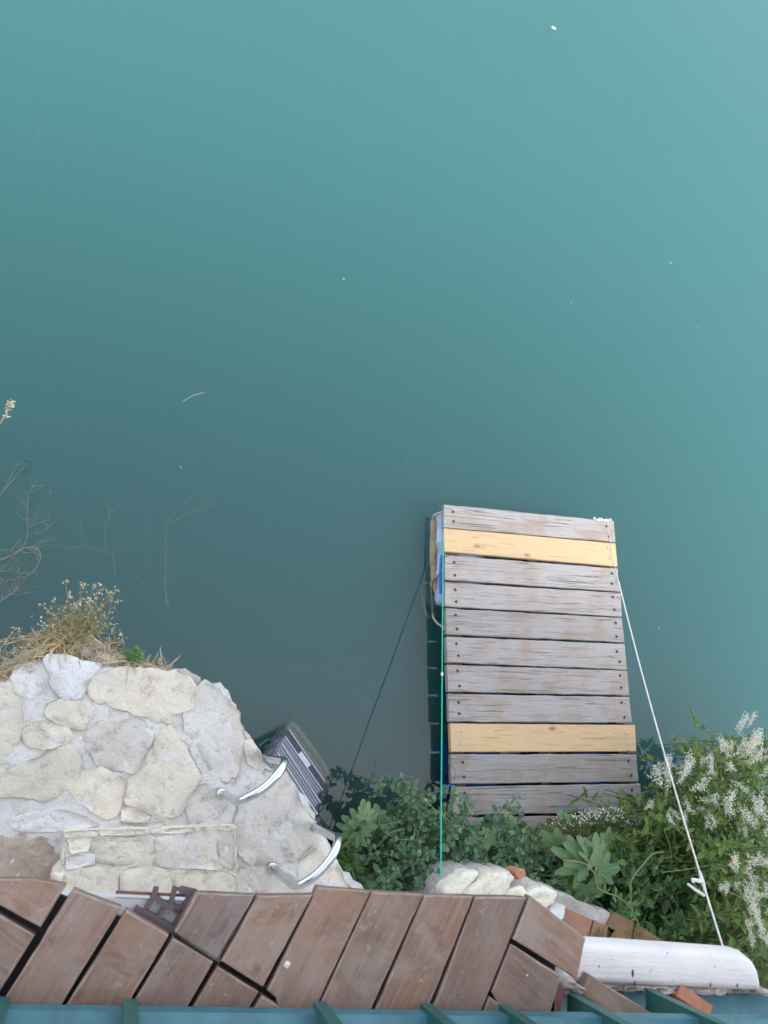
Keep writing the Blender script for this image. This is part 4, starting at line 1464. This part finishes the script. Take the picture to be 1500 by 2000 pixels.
vine = shrub("lace_vine", "climbing vine covered in white flower sprays at the water edge, right of the rope", "flowering vine",
             [(1275, 1590), (1300, 1555), (1340, 1520), (1390, 1495), (1425, 1460), (1470, 1440), (1560, 1440), (1560, 1700), (1440, 1700), (1380, 1650), (1310, 1625)], .55, 1.1, 170, LEAF_OVAL, 'leaf_vine', .062, 110, [], .03, .5)
for x, y, dx, dy, s in [(1300, 1540, -.3, 1, .16), (1310, 1520, 0, 1, .16), (1325, 1535, .3, 1, .20), (1335, 1515, .2, 1, .17), (1345, 1545, .6, .6, .17), (1355, 1560, .7, .2, .16), (1330, 1560, .2, -.8, .14), (1365, 1575, .8, -.2, .13),
                        (1415, 1475, 0, 1, .14), (1422, 1490, .2, 1, .17), (1440, 1480, .5, .7, .17), (1455, 1495, .2, .5, .20), (1430, 1505, -.6, .3, .16), (1448, 1432, .05, 1, .17), (1455, 1425, .2, 1, .14), (1462, 1470, .3, .8, .18),
                        (1480, 1520, .4, .6, .20), (1490, 1545, .2, -.6, .20), (1475, 1550, -.3, -.9, .17), (1500, 1510, .3, .8, .22), (1420, 1530, .4, -.4, .15), (1435, 1545, -.4, -.7, .15), (1388, 1520, -.5, .5, .12), (1400, 1500, -.6, .7, .12),
                        (1360, 1500, .6, .6, .10), (1375, 1555, .4, -.6, .12), (1445, 1570, .3, -.8, .15), (1470, 1590, 0, -1, .16), (1490, 1600, .3, -.9, .17), (1255, 1578, .8, .9, .09), (1452, 1600, -.4, -.9, .12), (1496, 1480, .5, .7, .16), (1410, 1555, .1, -.9, .14),
                        (1310, 1580, .3, -.9, .11), (1340, 1590, -.2, -.9, .10), (1480, 1455, .4, .6, .13), (1385, 1590, .2, -.9, .10)]:
    for rep in range(random.choice((1, 1, 2))):
        spray(at(x + random.uniform(-8, 8), y + random.uniform(-7, 7), random.uniform(.9, 1.14)), (dx + random.gauss(0, .2), dy + random.gauss(0, .2), .25), s * random.uniform(.75, 1.05), vine)
ten = smooth_path([at(1440, 1445, .95), at(1420, 1440, .95), at(1385, 1430, .93), at(1368, 1420, .92), at(1358, 1410, .9), at(1352, 1395, .9), at(1348, 1386, .9)], 5)
MB().tube(ten, .004, 4, False).build("tendril", M_['stem'], vine)
Lt = Leaves()
for k in range(34):
    q = ten[random.randrange(len(ten))]
    a = random.uniform(0, 6.28)
    Lt.put(LEAF_OVAL, q, (math.cos(a), math.sin(a), .2), rand_up(.6), random.uniform(.02, .04))
for px, py in ((1350, 1478), (1358, 1476), (1362, 1470), (1440, 1470), (1425, 1452), (1480, 1452), (1495, 1458), (1488, 1446)):
    for k in range(6):
        a = random.uniform(0, 6.28)
        Lt.put(LEAF_LANCE, at(px, py, .9) + rng.normal(0, .02, 3), (math.cos(a), math.sin(a), .2), rand_up(.6), random.uniform(.05, .08))
Lt.build("tendril_leaves", M_['leaf_vine'], vine)
vine2 = shrub("lace_vine", "trailing vine with a drooping chain of white flowers beside the rounded end of the coping", "flowering vine",
              [(1395, 1650), (1440, 1640), (1560, 1640), (1560, 1960), (1500, 1935), (1480, 1870), (1430, 1800), (1410, 1720)], .9, 1.45, 85, LEAF_OVAL, 'leaf_vine', .062, 90, [], .03, .55)
for x, y, dx, dy, s in [(1422, 1722, -.7, -.2, .12), (1440, 1705, -.3, .5, .14), (1455, 1700, .3, .4, .14), (1475, 1690, .6, .3, .15), (1495, 1688, .7, -.1, .15), (1450, 1720, 0, -.8, .13), (1460, 1735, .1, -1, .15), (1465, 1755, .3, -1, .15),
                        (1475, 1775, .2, -1, .14), (1480, 1795, .3, -.8, .13), (1470, 1790, -.5, -.5, .10), (1495, 1785, .6, .4, .12), (1470, 1815, -.2, -1, .10), (1475, 1745, .8, -.1, .10), (1490, 1730, .6, -.4, .11), (1485, 1825, .5, -.6, .10), (1465, 1715, .2, -.7, .13)]:
    spray(at(x + random.uniform(-4, 4), y + random.uniform(-4, 4), random.uniform(1.42, 1.58)), (dx, dy, .15), s * random.uniform(.8, 1.0), vine2)
    spray(at(x + random.uniform(-6, 6), y + random.uniform(-6, 6), random.uniform(1.38, 1.5)), (dx + random.gauss(0, .3), dy + random.gauss(0, .3), .15), s * random.uniform(.5, .7), vine2)
yl = at(1430, 1686, 1.5)
tag(mesh("yellow_leaf", yl + (LEAF_ROUND[0] * .05) @ basis((.7, .6, .1), rand_up(.2)).T, LEAF_ROUND[1], M_['yellow']), "single bright yellow leaf caught in the vine above the coping", "leaf")

for pts, lab in [([(1297, 1664, 1.0), (1275, 1668, 1.05), (1255, 1690, 1.08), (1236, 1715, 1.08), (1231, 1735, 1.07), (1233, 1765, 1.05), (1237, 1785, 1.03), (1248, 1805, 1.02)], "dry curved tendril arching above the dark bush onto the terracotta tiles"),
                 ([(1100, 1680, 1.12), (1140, 1686, 1.14), (1160, 1705, 1.13), (1166, 1730, 1.10), (1180, 1742, 1.08), (1208, 1752, 1.06), (1232, 1775, 1.04), (1240, 1798, 1.03)], "reddish trailing tendril running over the big fig leaves to the tiles")]:
    pa = smooth_path([at(*p) for p in pts], 5)
    root = empty("dry_tendril", pa[-1], lab, "tendril")
    MB().tube(pa, .0042, 5).build("stem", M_['dry_stem'], root)
    Lt = Leaves()
    for k in range(12):
        q = pa[random.randrange(len(pa) // 2, len(pa))]
        a = random.uniform(0, 6.28)
        Lt.put(LEAF_OVAL, q, (math.cos(a), math.sin(a), .3), rand_up(.5), random.uniform(.03, .055))
    Lt.build("foliage", M_['leaf_bright'], root, 12)

mw = empty("tile_weeds", at(1200, 1840, 1.0), "thin yellow green weeds sprouting between the terracotta tiles", "weed")
Lm = Leaves()
for k in range(420):
    x, y = random.choice([(1172, 1828), (1185, 1840), (1165, 1842), (1236, 1820), (1232, 1850), (1250, 1845), (1278, 1850), (1290, 1858), (1210, 1858)])
    a = random.uniform(0, 6.28)
    Lm.put(LEAF_BLADE, at(x + random.gauss(0, 9), y + random.gauss(0, 8), 1.005), (math.cos(a), math.sin(a), random.uniform(.2, 1.2)), rand_up(.3), random.uniform(.03, .06))
Lm.build("foliage", M_['leaf_weed'], mw)

# ------------------------------------------------------------------ dry plants on the jetty rim


def stalks(root, spec, zb, mat_stem, head):
    S, Hd = MB(), []
    for bx, by, tx, ty, zt in spec:
        b, t = at(bx, by, zb), at(tx, ty, zt)
        mid = (b + t) / 2 + np.array([random.gauss(0, .015), random.gauss(0, .015), .02])
        pa = smooth_path([b, mid, t], 5)
        S.tube(pa, .0022, 4, False)
        for i in range(4, len(pa)):
            for k in range(2):
                if random.random() < .75:
                    Hd.append((pa[i] + rng.normal(0, .008, 3), random.uniform(.008, .014)))
        for k in range(5):
            Hd.append((t + rng.normal(0, .008, 3), random.uniform(.010, .018)))
    S.build("stem", M_[mat_stem], root)
    Lh = Leaves()
    for p, s in Hd:
        Lh.put(LEAF_ROUND, p, rng.normal(0, 1, 3), rand_up(.8), s)
    Lh.build("seed_heads", M_[head], root)


t1 = empty("dry_herb_tuft", at(155, 1262, .95), "clump of dried herb stalks with pale seed heads on the outer tip of the jetty", "dried herb")
spec = []
for tx, ty in [(128, 1136), (166, 1142), (183, 1146), (190, 1144), (225, 1150), (213, 1160), (157, 1142), (135, 1165), (105, 1172), (85, 1180), (93, 1190), (196, 1155), (205, 1150), (232, 1175), (120, 1185), (172, 1170), (220, 1165), (80, 1215), (150, 1180), (180, 1175)]:
    spec.append((155 + random.gauss(0, 18) + (tx - 155) * .2, 1248 + random.gauss(0, 8), tx, ty, random.uniform(1.05, 1.3)))
stalks(t1, spec, .95, 'dry_stem', 'seed')
Lq = Leaves()
for k in range(480):
    x, y = random.gauss(155, 27), random.gauss(1222, 18)
    if y > 1255: continue
    a = random.uniform(-.6, 3.7)
    Lq.put(LEAF_LANCE, at(x, y, random.uniform(.95, 1.15)), (math.cos(a), math.sin(a) * .8 + .3, .4), rand_up(.6), random.uniform(.014, .034))
Lq.build("foliage", M_['dry_stem'], t1)
st = empty("dry_grass", at(130, 1262, .95), "straw coloured dry grass lying over the rim of the jetty", "dry grass")
Ls = Leaves()
for k in range(600):
    x = random.uniform(-40, 330)
    y = 1300 - 62 * math.exp(-((x - 145) / 75) ** 2) + random.gauss(6, 9) + max(0, x - 230) * .12
    if random.random() < .42:
        x, y = random.gauss(112, 28), random.gauss(1258, 12)
    a = random.gauss(1.2 if random.random() < .5 else -2.4, 1.0)
    Ls.put(LEAF_BLADE, at(x, y, random.uniform(.94, .99)), (math.cos(a), math.sin(a), random.uniform(.0, .45)), rand_up(.4), random.uniform(.05, .13))
Ls.build("blades", M_['straw'], st)
gh = empty("green_weed", at(262, 1283, .95), "small bright green weed among the straw on the jetty rim", "weed")
Lq = Leaves()
for k in range(70):
    a = random.uniform(0, 6.28)
    Lq.put(LEAF_OVAL, at(random.gauss(262, 9), random.gauss(1280, 6), random.uniform(.95, 1.03)), (math.cos(a), math.sin(a), .4), rand_up(.4), random.uniform(.02, .04))
Lq.build("foliage", M_['leaf_bright'], gh)
t2 = empty("dry_herb_tuft", at(238, 1268, .93), "single thin dried stalk rising from the rim right of the large clump", "dried herb")
stalks(t2, [(244, 1268, 226, 1222, 1.1), (246, 1270, 238, 1240, 1.05), (318, 1302, 312, 1293, 1.0)], .93, 'dry_stem', 'seed')
t3 = empty("dry_herb_tuft", at(-20, 1285, .93), "dried stalks with loose seed heads at the far left end of the rim", "dried herb")
stalks(t3, [(-30, 1290, 30, 1226, 1.15), (-40, 1270, 15, 1250, 1.1), (10, 1278, 60, 1252, 1.08), (-20, 1282, 40, 1232, 1.1), (60, 1262, 0, 1278, 1.0), (-30, 1262, 42, 1245, 1.05)], .93, 'dry_stem', 'seed')
t4 = empty("tall_flower_stalk", at(-90, 900, .1), "pale dried flower head on a tall stalk leaning in from the left edge", "dried flower")
fb, ft = at(-90, 960, .05), at(24, 788, .55)
pa = smooth_path([fb, fb * .5 + ft * .5 + np.array([0.02, 0, .03]), ft], 6)
MB().tube(pa, .004, 5).build("stem", M_['seed'], t4)
Lq = Leaves()
for cx, cy_, n in ((22, 791, 26), (16, 797, 14), (12, 812, 16)):
    for k in range(n):
        Lq.put(LEAF_ROUND, at(cx + random.gauss(0, 3.2), cy_ + random.gauss(0, 3.2), .55 + random.gauss(0, .01)), rng.normal(0, 1, 3), rand_up(.8), random.uniform(.012, .022))
Lq.build("petals", M_['seed'], t4)

# ------------------------------------------------------------------ drowned branches


def branch(label, lines, z0, slope=0.0):
    P0 = lines[0][1][0]
    root = empty("sunken_branch", at(*P0, z0), label, "branch", "dead branches under the water")
    for r, pts, zz in lines:
        pa = smooth_path([at(x, y, (zz[0] + (zz[1] - zz[0]) * i / (len(pts) - 1)) * 1.45) for i, (x, y) in enumerate(pts)], 5)
        n = len(pa)
        m = MB().tube(pa, [.72 * r * (1 - .7 * i / (n - 1)) for i in range(n)], 6)
        for k in range(n // 2):
            i = random.randrange(2, n - 1)
            d = _unit(pa[i] - pa[i - 1])
            s = np.array([-d[1], d[0], 0]) * random.choice((-1, 1))
            ln = random.uniform(.05, .14)
            m.tube([pa[i], pa[i] + (d * .5 + s * .7) * ln * .6, pa[i] + (d * .8 + s * .7) * ln - np.array([0, 0, .02])], [r * .4, r * .3, r * .15], 4, False)
        m.build("limb", M_['dead'], root, smooth=True)


def cz(pp):
    return [(x / 2.68, y / 2.68 + 760) for x, y in pp]


branch("pale looping dead branch just under the surface at the left edge", [
    (.013, cz([(-60, 920), (0, 895), (75, 865), (120, 825), (143, 760), (143, 640), (155, 540), (205, 470)]), (-.05, -.22)),
    (.011, cz([(75, 862), (130, 830), (190, 835), (213, 880), (170, 960), (100, 990), (0, 1005), (-40, 1010)]), (-.06, -.1)),
    (.010, cz([(-30, 1125), (0, 1110), (60, 1070), (92, 1040), (97, 960), (75, 880)]), (-.01, -.08)),
    (.008, cz([(-20, 960), (40, 950), (85, 935)]), (-.05, -.08)),
    (.007, cz([(0, 845), (40, 840), (90, 850)]), (-.05, -.1)),
    (.007, cz([(140, 730), (200, 700), (260, 680), (255, 630)]), (-.12, -.25)),
    (.007, cz([(170, 760), (230, 740), (290, 690), (320, 675)]), (-.14, -.3))], -.05)
branch("thin forked dead branch under the water above the looping one", [
    (.010, cz([(-40, 600), (0, 560), (60, 450), (110, 370), (160, 350)]), (-.1, -.28)),
    (.008, cz([(20, 530), (90, 450), (150, 380), (220, 375)]), (-.12, -.3))], -.1)
branch("faint dead branch deep in the murky water beyond the jetty", [
    (.017, cz([(880, 1140), (865, 1050), (868, 900), (870, 740), (900, 660), (1010, 560), (1160, 450), (1270, 425), (1400, 410)]), (-.30, -.55)),
    (.012, cz([(890, 710), (960, 660), (1040, 630), (1130, 600)]), (-.32, -.38)),
    (.012, cz([(860, 830), (800, 830), (760, 880), (710, 960)]), (-.36, -.42))], -.3)
branch("faint spreading dead branch deep in the water left of the deepest one", [
    (.016, cz([(600, 970), (590, 870), (570, 858), (450, 820), (380, 720), (365, 680)]), (-.38, -.42)),
    (.012, cz([(550, 830), (553, 720), (575, 660), (583, 615)]), (-.38, -.30)),
    (.011, cz([(450, 822), (340, 830), (270, 785), (160, 805)]), (-.38, -.42)),
    (.012, cz([(570, 860), (640, 850), (690, 800), (620, 740)]), (-.40, -.5)),
    (.011, cz([(800, 830), (790, 760), (770, 640), (600, 605)]), (-.45, -.5)),
    (.010, cz([(700, 960), (740, 1010), (800, 1005)]), (-.38, -.45)),
    (.012, cz([(780, 370), (765, 500), (700, 500), (600, 470), (560, 380)]), (-.5, -.55))], -.4)

# ------------------------------------------------------------------ litter on the water
fl = LEAF_ROUND
lf = tag(mesh("floating_leaf", at(1076, 53, .003) + (fl[0] * np.array([1, 1, .3]) * .065) @ basis((1, .1, 0), np.array([0, .1, 1.])).T, fl[1], M_['litter']), "tan leaf floating far out near the top right", "leaf")
spots = [(771, 69, .02), (105, 55, .012), (76, 257, .016), (310, 258, .016), (78, 187, .01), (645, 209, .02), (875, 213, .012), (672, 543, .03), (1309, 512, .028), (1116, 592, .018), (1363, 638, .022), (637, 686, .016), (797, 664, .02),
         (1118, 810, .014), (503, 885, .014), (352, 911, .018), (795, 896, .016), (725, 960, .012), (100, 960, .014), (569, 1107, .014), (1286, 1227, .018), (1312, 1292, .014), (1408, 952, .012), (556, 1360, .012), (380, 857, .012), (903, 715, .012), (1480, 1270, .012),
         (765, 365, .012), (330, 510, .012), (1225, 993, .012), (1005, 660, .010), (440, 545, .010), (230, 105, .010), (985, 380, .010), (1280, 770, .010), (212, 740, .010), (1140, 850, .010), (60, 590, .010), (1270, 340, .010), (900, 90, .010), (560, 300, .010)]
base_me = None
for x, y, s in spots:
    if base_me is None:
        base_me = bpy.data.meshes.new("floating_speck")
        base_me.from_pydata((fl[0] * np.array([1, 1.0, .4])).tolist(), [], [list(q) for q in fl[1]])
        base_me.materials.append(M_['litter'])
    p = at(x, y, .004)
    o = bpy.data.objects.new("floating_speck", base_me)
    link(o, Matrix.Translation(Vector(p)) @ Matrix.Rotation(random.uniform(0, 6.28), 4, 'Z') @ Matrix.Scale(s * .68, 4))
    wh = ("far out in the upper" if y < 400 else "beyond the dock in the middle" if y < 900 else "near the dock in the lower") + (" left" if x < 500 else " centre" if x < 1000 else " right")
    tag(o, "tiny pale speck of litter floating " + wh + " of the water", "floating speck", "specks floating on the water")
tw = MB().tube(smooth_path([at(358, 784, .003), at(372, 775, .004), at(385, 770, .004), at(400, 766, .003)], 4), [.0014] * 13, 4)
tag(tw.build("floating_twig", M_['litter']), "thin pale curved twig floating above the drowned branches", "twig")
